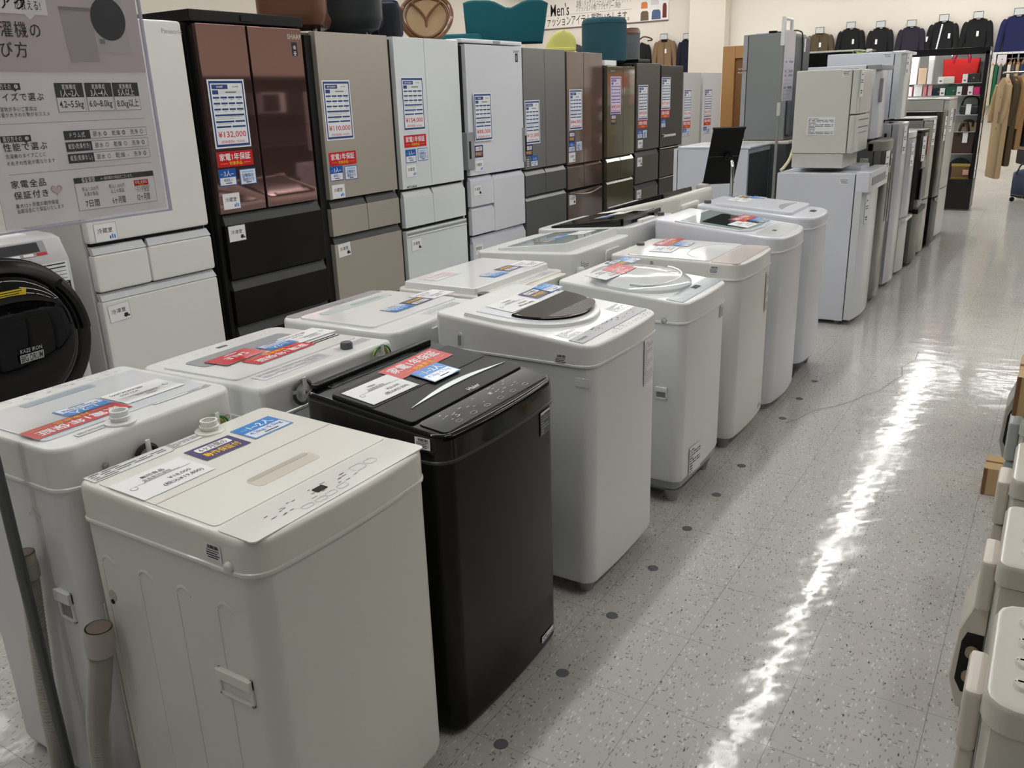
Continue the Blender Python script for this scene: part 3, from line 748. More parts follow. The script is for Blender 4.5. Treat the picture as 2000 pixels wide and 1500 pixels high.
# --- back row: the machines stand with their backs to the front row
def back(name, label, y0, w, xb, D, zs, zf, zb, body, top, **kw):
    return Washer(name, label, (xb - D, y0 + w, 0), PI, w, D, zs, zf, zb, body, top, **kw)
b1 = back('washing_machine', 'white washing machine seen from behind at the left edge with red and blue cards', .90, .50, -.672, .48, .862, .955, .962, WHITEB, WHITE, rf=.03, rb=.055, bulge=0, edge=0.0074, z0=.02)
b1.arches(b1.w - .006, (-.335,), .77, 1, WHITEB, .5)
b1.finish()
k1 = .92
ld = b1.plate('lid', b1.rr(.03, .47, .085, .40, .014), -.002, .004, mat('clear lid film', rgb(224, 228, 232), .08, coat=.8), .002)
b = MB(); b.plate(b1.rr(.17, .36, .10, .135, .006), b1.fn, .0035, .0048, mat('lid grip shade', rgb(150, 160, 172), .4)); b.build('lid_grip', ld)
b1.put('warranty_sticker', b1.w - .145, .343, .238, .076, c_red, lift=.005)
b1.put('capacity_card', b1.w - .205, .272, .116, .076, c_blue, lift=.005)
b1.put('price_sheet', b1.w - .355, .295, .168, .115, c_sheet, 'Haier', '22,000', '24,200', lift=.005)
b1.marks('panel_print', .04, .46, .015, .07, 61, INKG, 20, .0012, 6)
b1.put('notice_label', .11, .395, .17, .03, c_notice, rows=4, bg=PANELW, ink=INKG)
b1.put('notice_label', .36, .43, .11, .02, c_notice, rows=3, bg=PANELW, ink=INKG)
b1.faucet(b1.w - .19, .44, WHITE)
cords(b1, -b1.D, b1.w - .21, .90, -1, 'cord'); cords(b1, -b1.D, b1.w - .41, .90, -1, 'wire')
b = MB()
for yy in (b1.w - .11, b1.w - .455): b.lathe([(.007, .002), (.007, -.003), (.004, -.005)], (-b1.D, yy, .892), CHROME, 'x', 12)
b.build('screws', b1.t)
b1.side_handle(-.42, -.36, .52, .60, b1.w - .006, 1, WHITE, GREYP)
b = MB(); hp = [(-.315, b1.w + .027, .665), (-.31, b1.w + .027, .60), (-.29, b1.w + .029, .45), (-.272, b1.w + .031, .30), (-.255, b1.w + .029, .15), (-.235, b1.w + .025, .05)]
corrugated(b, hp, .022, HOSEM, 150)
b.tube([(-.318, b1.w + .027, .695), (-.316, b1.w + .027, .665)], [.0225, .0225], HOSEM, 16, False); b.tube([(-.316, b1.w + .027, .666), (-.313, b1.w + .027, .63)], [.025, .0255], HOSEM, 16, True)
b.tube([(-.318, b1.w + .027, .6955), (-.316, b1.w + .027, .668)], [.0195, .017], mat('hose inside', rgb(126, 114, 104), .8), 14, True)
b.build('drain_hose', b1.t)

b2 = back('washing_machine', 'white washing machine seen from behind with a red sale card and wire loops', 1.53, .58, -.74, .56, .80, .885, .90, WHITEB, WHITE, rf=.05, rb=.02, bulge=.01, edge=0.0124, z0=.04)
b2.finish()
ld = b2.plate('lid', b2.rr(.03, .55, .09, .43, .02), -.002, .006, WHITE, .003)
b = MB(); b.plate(b2.rr(.10, .50, .13, .24, .02), b2.fn, .0055, .008, GREYP, .001); b.build('lid_window', ld)
b2.put('sale_card', b2.w - .195, .24, .17, .10, c_sale, lift=.0105, ang=4)
b2.put('warranty_sticker', b2.w - .289, .335, .25, .08, c_red, lift=.0078, ang=2)
b2.put('capacity_card', b2.w - .356, .255, .115, .08, c_blue, lift=.009)
b2.put('price_sheet', b2.w - .49, .255, .17, .115, c_sheet, 'Panasonic', '25,000', '27,500', lift=.008)
b = MB()
for v in (.335, .352): b.plate(b2.rr(.04, .20, v, v + .006, .001, 1), b2.fn, .006, .0075, INK)
b.build('vent_slots', ld)
b2.plate('display', b2.rr(.27, .31, .05, .068, .002, 1), -.001, .001, GREYD, .0004)
b2.marks('panel_print', .06, .5, .02, .075, 71, INKL, 24, .0012)
b2.put('notice_label', .37, .475, .28, .06, c_notice, rows=6, ink=INKL); b2.put('notice_label', .1, .47, .14, .04, c_notice, rows=4, ink=INKL, seed=6)
b2.faucet(.15, .49, WHITE, True)
cords(b2, -b2.D, b2.w - .15, .875, -1, 'grey', .04); cords(b2, -b2.D, b2.w - .50, .885, -1, 'wire', .038)
card(b2.t, 'notice_label', (-b2.D - .0004, b2.w - .31, .845), (0, -1, 0), (0, 0, 1), .16, .035, c_notice, rows=4, bg=PAPERG, ink=INKG)

b3 = back('washing_machine', 'pale white washing machine seen from behind with a hollow lid grip and blue card', 2.14, .56, -.77, .55, .80, .90, .905, WHITEB, WHITE, rf=.06, rb=.05, bulge=.012, edge=0.0099, z0=.04)
b3.finish()
ld = b3.plate('lid', b3.rr(.03, .53, .085, .44, .02), -.002, .008, PANELW, .003)
b = MB(); b.plate(b3.rr(.09, .47, .12, .175, .02), b3.fn, .0075, .010, mat('pale grey green plastic', rgb(200, 210, 207), .3), .001); b.plate(b3.rr(.14, .31, .135, .16, .008), b3.fn, .0098, .0105, mat('grip shade green', rgb(168, 182, 178), .4)); b.build('lid_grip', ld)
b3.plate('control_panel', b3.rr(.03, .53, .01, .075, .02), -.001, .002, SILVERP, .001)
b3.marks('panel_print', .06, .5, .015, .07, 81, INKG, 20, .003)
b3.put('capacity_card', b3.w - .284, .345, .115, .08, c_blue, lift=.0095, ang=1)
b3.put('warranty_card', b3.w - .405, .34, .118, .084, c_purp, lift=.0095, ang=3)
b3.put('price_sheet', b3.w - .53, .32, .15, .115, c_sheet, 'SHARP', '26,000', '28,600', lift=.009, ang=-2)
b3.put('notice_label', .18, .48, .2, .05, c_notice, rows=5, ink=INKL)
b = MB(); b.box(-b3.D - .004, -b3.D + .01, .08, .30, .845, .85, WHITE, .001); b.box(-b3.D - .004, -b3.D + .01, .05, .34, .868, .873, WHITE, .001); b.build('back_ledges', b3.t)

b4 = back('washing_machine', 'ivory washing machine seen from behind with a raised glossy slab lid', 2.765, .64, -.80, .47, .82, .895, .895, CREAMB, CREAM, rf=.04, rb=.03, bulge=.01, edge=0.0062, z0=.04)
b4.finish()
ld = b4.plate('lid', b4.rr(.015, .62, .03, .40, .02), -.001, .028, PANELW, .006)
b4.put('warranty_card', b4.w - .43, .30, .115, .084, c_purp, lift=.0288)
b4.put('capacity_card', b4.w - .29, .315, .112, .082, c_blue, lift=.0288)
b4.put('price_sheet', b4.w - .56, .32, .13, .115, c_sheet, 'HITACHI', '24,000', '26,400', lift=.0288)
b4.put('notice_label', b4.w - .17, .12, .18, .09, c_notice, rows=6, ink=mat('faint pink ink', rgb(232, 190, 190), .5), lift=.0288)
b4.put('notice_label', .2, .435, .3, .04, c_notice, rows=4, ink=INKL)
b = MB(); b.lathe([(.026, 0), (.026, .012), (.02, .014)], b4.fn(b4.w - .03, .435, 0), GREYD, seg=16); b.build('water_inlet', b4.t)
b = MB(); b.box(-b4.D - .03, -b4.D + .01, .03, .33, .82, .885, CREAM, .006); b.build('back_box', b4.t)
cords(b4, -b4.D - .03, .10, .87, -1, 'thin', .022)

GLS = mat('pale lid glass', rgb(150, 165, 165), .04, coat=1.0)
b5 = back('washing_machine', 'white slant-topped washer seen from behind with a hatch cover and glass lid', 3.47, .62, -.78, .56, .83, .93, .955, WHITEB, WHITE, rf=.05, rb=.03, bulge=.012, edge=0.0062, z0=.04)
b5.finish()
def wedge(s, u0, u1, v0, v1, h0, h1, m, win, bev=.004):
    """lid rising towards the back"""
    b = MB()
    def f(u, v, h): return s.fn(u, v, h + h0 + (h1 - h0) * (v - v0) / (v1 - v0))
    b.plate(s.rr(u0, u1, v0, v1, .02), lambda u, v, h: s.fn(u, v, 0) if h <= 0 else f(u, v, 0 if h < .005 else .004), 0, .01, m, .003)
    o = b.build('lid', s.t)
    c = MB(); c.plate(s.rr(u0 + .03, u1 - .03, v0 + .04, v1 - .03, .015), f, .0035, .006, win, .001); c.build('lid_window', o)
    return o, f
ld, f5 = wedge(b5, .03, .57, .10, .50, .006, .034, WHITE, GLASSG)
def put_f(s, f, name, u, v, w, h, fn, *a, **kw):
    o = Vector(f(u, v, .0066)); V = (Vector(f(u, v + .01, .0066)) - o); return card(s.t, name, o, (0, 1, 0), V, w, h, fn, *a, **kw)
put_f(b5, f5, 'capacity_card', .30, .30, .115, .08, c_blue); put_f(b5, f5, 'price_sheet', .17, .36, .15, .1, c_sheet, 'Panasonic', '45,000', '49,500'); put_f(b5, f5, 'warranty_card', .42, .30, .115, .08, c_purp)
b = MB(); p = [(q.x, q.y) for q in rrect(.13, .30, .80, .92, .02, 4)]; b.plate(p, lambda a, c, h: (-b5.D + .002 - h, a, c), 0, .008, WHITE, .003); b.build('hatch_cover', b5.t)
cords(b5, -b5.D, .06, .88, -1, 'wire', .028)
card(b5.t, 'notice_label', (-b5.D - .0004, b5.w - .1, .86), (0, -1, 0), (0, 0, 1), .07, .1, c_notice, rows=10, bg=PAPERG, ink=INKG)
b = MB(); b.lathe([(.02, 0), (.02, .04), (.012, .05)], (-b5.D - .015, b5.w - .03, .84), WHITE, seg=12); b.lathe([(.021, -.03), (.021, .0)], (-b5.D - .015, b5.w - .03, .84), INK, seg=12); b.build('hose_end', b5.t)

b6 = back('washing_machine', 'white slant-topped washer seen from behind with a long dark glass lid', 4.13, .60, -.80, .58, .84, .945, .985, WHITEB, WHITE, rf=.05, rb=.03, bulge=.012, edge=0.0074, z0=.04)
b6.finish()
ld, f6 = wedge(b6, .03, .57, .08, .52, .004, .034, BLACKG, GLASSD)
put_f(b6, f6, 'capacity_card', .33, .30, .11, .08, c_blue); put_f(b6, f6, 'price_sheet', .18, .33, .15, .1, c_sheet, 'HITACHI', '49,000', '53,900')
b = MB(); b.lathe([(.018, 0), (.018, .018), (.013, .02)], b6.fn(.12, .55, 0), GREYD, seg=14); b.build('water_inlet', b6.t)
b = MB(); b.plate(b6.rr(.25, .42, .535, .57, .01), b6.fn, -.001, .018, WHITE, .006); b.build('inlet_box', b6.t)
cords(b6, -b6.D, .15, .88, -1, 'grey', .028)

IV = mat('ivory plastic', rgb(234, 231, 222), .3, coat=.3)
b7 = back('washing_machine', 'ivory slant-topped washer seen from behind with a dark lid, farthest of its row', 4.79, .64, -.80, .56, .80, .94, 1.075, IV, IV, rf=.05, rb=.06, bulge=.012, edge=0.0186, z0=.04)
b7.finish()
ld, f7 = wedge(b7, .10, .60, .06, .46, .008, .022, GLASSD, GLASSD)
b = MB(); b.plate(b7.rr(.17, .53, .06, .11, .01), f7, .006, .012, WHITE, .004); b.build('lid_grip', ld)
b = MB(); b.box(-b7.D + .02, -b7.D + .10, .02, .10, .97, 1.085, mat('translucent grey cap', rgb(176, 166, 162), .2, coat=.4), .02, 4); b.build('rear_cap', b7.t)
b = MB(); b.box(-b7.D - .02, -b7.D + .04, .30, .60, .84, 1.02, IV, .03, 4); b.build('rear_hump', b7.t)

# ------------------------------------------------------------------ the row of tall refrigerators
FX = -2.75
def cy(y): return y * 1.0702
def cz(z): return 1.65 + (z - 1.65) * 1.0702
GRIPD = mat('dark grip recess', rgb(44, 45, 46), .45)
GRIPL = mat('pale grip recess', rgb(196, 198, 200), .45)
GRIPV = mat('lilac grip recess', rgb(196, 196, 208), .45)
class Fridge:
    def __init__(s, label, y0, y1, zt, body, door, side=None, depth=.66, gap=.003, dx=.05, bev=.004, x=FX):
        s.y0 = cy(y0); s.x = x; s.body, s.door, s.dx, s.bev = body, door, dx, bev
        s.t = thing('refrigerator', label, 'refrigerator', (x, s.y0, 0), 0, 'refrigerators in the long row by the wall')
        s.w = cy(y1) - s.y0; s.h = cz(zt)
        b = MB(); b.box(-depth, -dx - .006, 0.0, s.w, .03, s.h - .004, side or body, .004)
        b.box(-dx - .008, -.034, .022, s.w - .022, .06, s.h - .02, DARK)
        b.build('cabinet', s.t)
        f = MB(); f.box(-depth + .03, -.06, .02, s.w - .02, 0, .05, DARK); f.build('plinth', s.t)
    def Y(s, y): return cy(y) - s.y0
    def panel(s, name, y0, y1, z0, z1, m=None, grip=None, gh=.035, bev=None, gm=None, bulge=0.0):
        a, c, lo, hi = s.Y(y0) + .002, s.Y(y1) - .002, cz(z0) + .002, cz(z1) - .002
        b = MB()
        if bulge:
            n = 10; pts = [(-s.dx, a), ] + [(-.012 + bulge * (1 - (2 * k / n - 1) ** 2), a + (c - a) * k / n) for k in range(n + 1)] + [(-s.dx, c)]
            b.vprism(pts, lo, hi, m or s.door, .004)
        else: b.box(-s.dx, 0, a, c, lo, hi, m or s.door, bev or s.bev)
        o = b.build(name, s.t)
        if grip:
            g = MB(); y_, z_ = cz(z1), cz(z1 + gh)
            g.loft([[(-.03, a + .004, hi), (-.002, a + .004, hi), (-.024, a + .01, z_ - .003), (-.05, a + .01, z_ - .003)], [(-.03, c - .004, hi), (-.002, c - .004, hi), (-.024, c - .01, z_ - .003), (-.05, c - .01, z_ - .003)]], gm or grip)
            g.build('grip', o)
        return o
    def at(s, y, z, n=.0006): return (n, s.Y(y), cz(z))
    def sticker(s, name, y, z, w, h, fn, *a, n=.0006, ang=0.0, parent=None, **kw):
        """top left corner at (y, z) in survey coordinates"""
        w2, h2 = w * 1.0702, h * 1.0702
        q, k = math.cos(math.radians(ang)), math.sin(math.radians(ang))
        o = (n, s.Y(y) + w2 / 2, cz(z) - h2 / 2)
        return card(s.t, name, o, (0, q, k), (0, -k, q), w2, h2, fn, *a, **kw)
    def price(s, y, z, price, tax, brand, w=.228, h=.325, **kw): s.sticker('price_card', y, z, w, h, c_price, price, tax, brand, **kw)
    def red(s, y, z): s.sticker('warranty_sticker', y, z, .23, .075, c_red)
    def blue(s, y, z, w=.108, t='400L~', a='3人~'): s.sticker('capacity_card', y, z, w, .082, c_blue, a, t, True)
    def ice(s, y, z, w=.107): s.sticker('ice_maker_card', y, z, w, .079, c_ice)
    def purp(s, y, z): s.sticker('warranty_card', y, z, .11, .084, c_purp)
    def room(s, y, z, t='冷蔵室', w=.11, h=.08, ang=0): s.sticker('compartment_card', y, z, w, h, c_room, t, ang=ang)
    def logo(s, y, z, t, h=.02, m=None, n=.0008, align='l', bold=.02):
        b = MB(); b.frame((n, s.Y(y), cz(z)), (0, 1, 0), (0, 0, 1)); b.text(t, 0, 0, h, m or INK, 0, align=align, bold=bold, res=2); b.build('logo', s.t)
PEARL = mat('pearl white door', rgb(228, 228, 224), .30, coat=.2)
f0 = Fridge('white refrigerator half hidden by the washing machine selection sign', 2.202, 2.856, 2.03, PEARL, PEARL, mat('pale grey side', rgb(214, 214, 210), .45), bev=.014)
f0.panel('door', 2.20, 2.85, 1.09, 2.03)
f0.panel('drawer', 2.205, 2.484, .872, 1.044, grip=GRIPL); f0.panel('drawer', 2.484, 2.853, .872, 1.044, grip=GRIPL)
f0.panel('drawer', 2.205, 2.855, .42, .836, grip=GRIPL); f0.panel('drawer', 2.205, 2.855, .06, .38, grip=GRIPL)
f0.logo(2.735, 1.982, 'Panasonic', .022, INKL)
f0.price(2.23, 1.78, '99,000', '90,000', 'Panasonic'); f0.room(2.231, 1.176); f0.room(2.228, .813, '冷凍室', ang=3)
MAROON = mat('maroon mirror glass door', rgb(140, 110, 106), .04, metal=.85, coat=.1)
MAROOND = mat('maroon black glass drawer', rgb(16, 12, 11), .14, spec=.3)
f1 = Fridge('maroon brown glass refrigerator with french doors and a black frame', 2.90, 3.637, 2.035, BLACKM, MAROON, BLACKM, dx=.05)
b = MB(); b.box(-.62, -.002, 0, f1.w, f1.h - .002, f1.h + .055, BLACKM, .006); b.box(-.03, .004, .33, .41, f1.h + .012, f1.h + .04, DARK); b.build('hinge_cover', f1.t)
f1.panel('door', 2.925, 3.232, 1.128, 2.028); f1.panel('door', 3.242, 3.616, 1.128, 2.028)
for z0, z1 in ((.79, 1.073), (.545, .735), (.06, .49)): f1.panel('drawer', 2.94, 3.637, z0, z1, MAROOND, grip=GRIPD, gh=.05)
f1.price(2.949, 1.774, '132,000', '120,000', 'SHARP'); f1.red(2.947, 1.433); f1.blue(2.945, 1.349); f1.ice(3.077, 1.341); f1.room(2.948, 1.23); f1.room(2.957, 1.066, '冷凍室')
f1.logo(3.51, 1.985, 'SHARP', .026, CHROME)
b = MB(); b.frame(f1.at(3.555, 1.925), (0, 1, 0), (0, 0, 1)); b.rect(-.022, -.036, .022, .036, 0, INK)
b.lathe([(.011, 0), (.011, .0004)], (0, .008, .0003), INKL, seg=14)
for k, ww in enumerate((.008, .011, .006)): b.rect(-ww, -.018 - .008 * k, ww, -.014 - .008 * k, .0005, PAPER)
b.build('emblem', f1.t)
CHAMP = mat('champagne brushed door', rgb(176, 168, 156), .34, metal=.25, coat=.1)
f2 = Fridge('champagne beige refrigerator with one wide door and two small drawers', 3.645, 4.335, 2.02, BLACKM, CHAMP, mat('olive grey side', rgb(96, 94, 88), .4))
f2.panel('door', 3.714, 4.331, 1.112, 2.022)
f2.panel('drawer', 3.712, 4.028, .90, 1.063, grip=GRIPD, gh=.042); f2.panel('drawer', 4.028, 4.335, .90, 1.063, grip=GRIPD, gh=.042)
f2.panel('drawer', 3.712, 4.338, .47, .857, grip=GRIPD, gh=.042); f2.panel('drawer', 3.712, 4.338, .06, .42, grip=GRIPD, gh=.042)
f2.price(3.733, 1.768, '110,000', '100,000', 'MITSUBISHI'); f2.red(3.734, 1.377); f2.blue(3.731, 1.30); f2.ice(3.855, 1.293); f2.room(3.733, 1.197); f2.room(3.737, .855, '冷凍室', ang=3)
ICEW = mat('white glass door', rgb(228, 233, 234), .09, coat=.7)
SIDEL = mat('light grey side', rgb(190, 192, 196), .4)
f3 = Fridge('white glass refrigerator with french doors and grey trim lines', 4.345, 5.095, 2.02, SIDEL, ICEW, SIDEL)
f3.panel('door', 4.381, 4.69, 1.102, 2.02); f3.panel('door', 4.69, 5.068, 1.102, 2.02)
f3.panel('drawer', 4.382, 4.696, .855, 1.05, grip=GRIPL, gh=.04); f3.panel('drawer', 4.696, 5.071, .855, 1.05, grip=GRIPL, gh=.04)
o = f3.panel('drawer', 4.382, 5.073, .40, .838)
b = MB(); b.box(-.004, .006, .05, f3.w - .03, cz(.796), cz(.804), PANELW, .002); b.box(-.006, .0012, .05, f3.w - .03, cz(.806), cz(.822), GREYP); b.build('grip', o)
f3.panel('drawer', 4.382, 5.073, .06, .37, grip=GRIPL)
for a_, c_ in ((4.384, 4.69), (4.69, 5.066)): pass
f3.price(4.428, 1.786, '154,000', '140,000', 'MITSUBISHI'); f3.red(4.423, 1.436); f3.blue(4.428, 1.348); f3.ice(4.555, 1.349); f3.room(4.425, 1.256); f3.room(4.428, .779, '冷凍室')
f3.logo(4.424, 1.115, 'MITSUBISHI', .016)
LILW = mat('lilac white door', rgb(224, 226, 232), .10, coat=.6)
f4 = Fridge('white refrigerator with grey side handles and a tall vegetable door', 5.105, 5.895, 2.005, GRIPV, LILW, mat('lilac side', rgb(200, 200, 210), .4))
b = MB(); b.box(-.62, .002, .0, f4.w, f4.h, f4.h + .03, COOLW, .008); b.box(-.03, .004, .42, .52, f4.h + .004, f4.h + .024, GREYP, .002); b.build('hinge_cover', f4.t)
f4.panel('door', 5.145, 5.892, 1.118, 2.0)
f4.panel('drawer', 5.14, 5.443, .90, 1.082, grip=GRIPV, gh=.03); f4.panel('drawer', 5.14, 5.443, .695, .872, grip=GRIPV, gh=.026); f4.panel('drawer', 5.443, 5.885, .69, 1.07, grip=GRIPV, gh=.035)
f4.panel('drawer', 5.14, 5.885, .32, .635, grip=GRIPV, gh=.05); f4.panel('drawer', 5.14, 5.885, .06, .28, grip=GRIPV, gh=.03)
for a_, c_ in ((5.11, 5.20), (5.872, 5.892)):
    b = MB(); b.box(-.05, .012, f4.Y(a_), f4.Y(c_), cz(1.165), cz(1.42), GREYP, .006); b.box(-.02, .0135, f4.Y(a_) + .02, f4.Y(a_) + .045, cz(1.24), cz(1.36), DARK); b.build('handle', f4.t)
f4.price(5.204, 1.679, '88,000', '80,000', 'SHARP', n=.0135); f4.purp(5.207, 1.326); f4.room(5.205, 1.224); f4.room(5.172, 1.055, '冷凍室'); f4.room(5.158, .63, '野菜室')
f4.logo(5.772, 1.962, 'SHARP', .02)
b = MB(); b.frame(f4.at(5.814, 1.92), (0, 1, 0), (0, 0, 1)); b.rect(-.02, -.032, .02, .032, 0, INK); b.rect(-.006, -.02, .006, .016, .0004, INKL); b.build('emblem', f4.t)
GUN = mat('gunmetal door', rgb(128, 128, 126), .36, metal=.35)
GUND = mat('gunmetal drawer', rgb(104, 105, 104), .36, metal=.35)
f5 = Fridge('grey metal refrigerator with french doors and a small touch panel', 5.90, 6.575, 1.995, GUN, GUN, GUN)
f5.panel('door', 5.902, 6.235, 1.098, 1.995); f5.panel('door', 6.235, 6.57, 1.098, 1.995)
f5.panel('drawer', 5.902, 6.225, .892, 1.055, GUND, grip=GUN, gh=.035); f5.panel('drawer', 6.225, 6.57, .892, 1.055, GUND, grip=GUN, gh=.035)
f5.panel('drawer', 5.902, 6.57, .45, .857, GUND, grip=GUN, gh=.03); f5.panel('drawer', 5.902, 6.57, .06, .41, GUND, grip=GUN, gh=.03)
f5.price(5.913, 1.616, '121,000', '110,000', 'MITSUBISHI'); f5.purp(5.908, 1.286); f5.blue(5.988, 1.20, t='365~400L', a='2~3人')
b = MB(); b.frame(f5.at(5.945, 1.153), (0, 1, 0), (0, 0, 1)); b.rect(-.028, -.042, .028, .042, 0, GREYD)
for k in range(8): b.rect(-.018 + .022 * (k % 2), -.034 + .018 * (k // 2), -.006 + .022 * (k % 2), -.024 + .018 * (k // 2), .0004, PAPER)
b.build('touch_panel', f5.t)
BRN = mat('brown glass door', rgb(104, 84, 76), .05, coat=1.0, spec=.8)
BRND = mat('brown glass drawer', rgb(82, 66, 58), .08, coat=.8)
f6 = Fridge('dark brown glass refrigerator with bowed drawer handles', 6.585, 7.268, 1.987, BRND, BRN, mat('brown side', rgb(72, 60, 54), .4))
f6.panel('door', 6.597, 6.90, 1.08, 1.985); f6.panel('door', 6.90, 7.258, 1.08, 1.985)
f6.panel('drawer', 6.575 + .02, 6.905, .872, 1.055, BRND, grip=BRND, gh=.024); f6.panel('drawer', 6.905, 7.258, .872, 1.055, BRND, grip=BRND, gh=.024)
o = f6.panel('drawer', 6.597, 7.258, .45, .853, BRND); f6.panel('drawer', 6.597, 7.258, .06, .44, BRND)
b = MB(); L_ = f6.w; b.tube([(.002 + .024 * math.sin(PI * k / 12), .03 + (L_ - .06) * k / 12, cz(.845) - .03 * math.sin(PI * k / 12)) for k in range(13)], .008, mat('brown chrome', rgb(150, 128, 116), .15, metal=.8), 8); b.build('handle', o)
f6.price(6.632, 1.688, '44,000', '40,000', 'SANYO', w=.236); f6.purp(6.62, 1.35); f6.blue(6.618, 1.268, t='355~400L'); f6.ice(6.752, 1.266); f6.room(6.618, 1.18, w=.118); f6.room(6.618, .831, '冷凍室', w=.12, h=.09)
OLIVE = mat('olive gold glass door', rgb(112, 104, 82), .06, coat=1.0, spec=.8)
OLIVED = mat('olive gold drawer', rgb(92, 86, 66), .10, coat=.7)
f7 = Fridge('olive gold mirror refrigerator with a lilac bordered price card', 7.30, 7.965, 1.88, mat('olive frame', rgb(84, 78, 66), .3, metal=.3), OLIVE, mat('dark bronze side', rgb(66, 60, 54), .35))
f7.panel('door', 7.36, 7.70, 1.085, 1.88); f7.panel('door', 7.70, 7.958, 1.085, 1.88)
f7.panel('drawer', 7.36, 7.66, .877, 1.045, OLIVED, grip=OLIVED); f7.panel('drawer', 7.66, 7.955, .877, 1.045, OLIVED, grip=OLIVED)
f7.panel('drawer', 7.36, 7.955, .45, .846, OLIVED, grip=OLIVED, gh=.03); f7.panel('drawer', 7.36, 7.955, .06, .43, OLIVED)
f7.price(7.424, 1.79, '49,500', '45,000', 'Panasonic', w=.222, pink=True); f7.purp(7.435, 1.463); f7.logo(7.425, 1.84, 'Panasonic', .018, INKL)
GRAPH = mat('graphite brushed door', rgb(92, 88, 84), .33, metal=.35)
f8 = Fridge('graphite refrigerator with a red warranty sticker between olive and black ones', 7.975, 8.582, 1.915, BLACKM, GRAPH, mat('graphite side', rgb(70, 68, 66), .4))
f8.panel('door', 8.0, 8.575, 1.10, 1.915); f8.panel('drawer', 7.99, 8.575, .783, 1.05, GRAPH, grip=BLACKM, gh=.048); f8.panel('drawer', 7.99, 8.575, .40, .728, GRAPH, grip=BLACKM, gh=.048); f8.panel('drawer', 7.99, 8.575, .06, .36, GRAPH, grip=BLACKM)
f8.price(8.041, 1.714, '99,000', '90,000', 'AQUA'); f8.red(8.042, 1.386); f8.blue(8.036, 1.30); f8.ice(8.156, 1.294); f8.room(8.041, 1.204, w=.118); f8.room(8.035, 1.039, '冷凍室', w=.12, h=.09); f8.room(8.029, .723, '野菜室', w=.115, h=.085)
BLKD = mat('black satin door', rgb(34, 33, 33), .32, coat=.15)
f9 = Fridge('black refrigerator with a short chrome bar handle', 8.59, 9.205, 1.90, BLACKM, BLKD, BLACKM)
f9.panel('door', 8.60, 9.20, 1.10, 1.90); f9.panel('drawer', 8.60, 9.20, .795, 1.075, BLKD); f9.panel('drawer', 8.60, 9.20, .45, .775, BLKD); f9.panel('drawer', 8.60, 9.20, .06, .43, BLKD)
b = MB(); b.box(.012, .03, f9.Y(8.64), f9.Y(8.97), cz(1.20), cz(1.225), CHROME, .004); b.box(0, .014, f9.Y(8.64), f9.Y(8.70), cz(1.195), cz(1.23), CHROME, .003); b.build('handle', f9.t)
b = MB()
for z in (1.088, .785): b.box(-.01, .004, .01, f9.w - .01, cz(z) - .006, cz(z) + .004, CHROME, .002)
b.build('trim_strip', f9.t)
f9.price(8.613, 1.784, '77,000', '70,000', 'AQUA', w=.24, h=.315); f9.red(8.613, 1.464); f9.blue(8.627, 1.378, t='200~300L', a='1~2人')
GREYL = mat('pale grey door', rgb(200, 200, 198), .3, coat=.2)
f10 = Fridge('pale grey refrigerator squeezed between the black one and the last white one', 9.215, 9.76, 1.835, GREYL, GREYL, GREYL)
f10.panel('door', 9.22, 9.75, 1.05, 1.835); f10.panel('drawer', 9.22, 9.75, .06, 1.03)
f10.price(9.24, 1.66, '55,000', '50,000', 'HITACHI', h=.31); f10.red(9.225, 1.335); f10.blue(9.228, 1.255); f10.ice(9.345, 1.253, .1)
f11 = Fridge('white refrigerator at the far end of the row', 9.80, 10.45, 1.835, PEARL, mat('white satin door', rgb(224, 226, 226), .2, coat=.4), PEARL)
f11.panel('door', 9.82, 10.44, 1.0, 1.835); f11.panel('drawer', 9.82, 10.44, .06, .98)
f11.price(9.877, 1.658, '60,500', '55,000', 'MITSUBISHI', w=.25, h=.31); f11.red(9.881, 1.337); f11.blue(9.876, 1.247); f11.ice(10.0, 1.247)

# --- drum washer at the left end of the fridge row
dw = thing('drum_washer', 'white front-loading drum washer with a huge black round door at the left edge', 'washing machine', (-2.70, 1.56, 0))
SHELL = mat('pearl lilac shell', rgb(214, 211, 214), .25, coat=.4)
b = MB()
prof = [(-.62, .02), (-.02, .02), (.0, .05), (.0, 1.02), (-.045, 1.115), (-.10, 1.13), (-.62, 1.15)]
def drum_ring(y, i):
    return [(x - (i if k in (1, 2, 3, 4) else 0), y, z - (i if k > 3 else 0)) for k, (x, z) in enumerate(prof)]
b.loft([drum_ring(0, .02), drum_ring(.012, .004), drum_ring(.03, 0), drum_ring(.64, 0), drum_ring(.655, .004), drum_ring(.665, .02)], SHELL); b.build('cabinet', dw, 30)
CX, CZ, RD = .312, .705, .368
b = MB(); b.lathe([(RD, 0.0), (RD, .02), (RD - .012, .034), (RD - .06, .044), (RD - .075, .034), (RD - .08, .03)], (.0, CX, CZ), mat('dark brown black ring', rgb(18, 16, 15), .2, spec=.35), 'x', 56)
door = b.build('door', dw)
b = MB(); prof_ = [((RD - .072) * math.cos(a), .034 + .07 * math.sin(a)) for a in [PI / 2 * k / 10 for k in range(10)]] + [(.002, .104)]
b.lathe(prof_, (0, CX, CZ), mat('black mirror door glass', rgb(5, 5, 8), .03, spec=.4), 'x', 56); b.build('door_glass', door, 60)
b = MB()
arc = [(CX + (RD - .038) * math.sin(a), CZ + (RD - .038) * math.cos(a)) for a in [math.radians(48 + 42 * k / 10) for k in range(11)]]
b.tube([(.040, y, z) for y, z in arc], .026, mat('black handle recess', rgb(6, 6, 7), .3), 8); b.build('door_handle', door)
b = MB(); b.frame((.102, CX + .03, CZ - .05), (-.10, 1, 0), (.14, 0, 1))
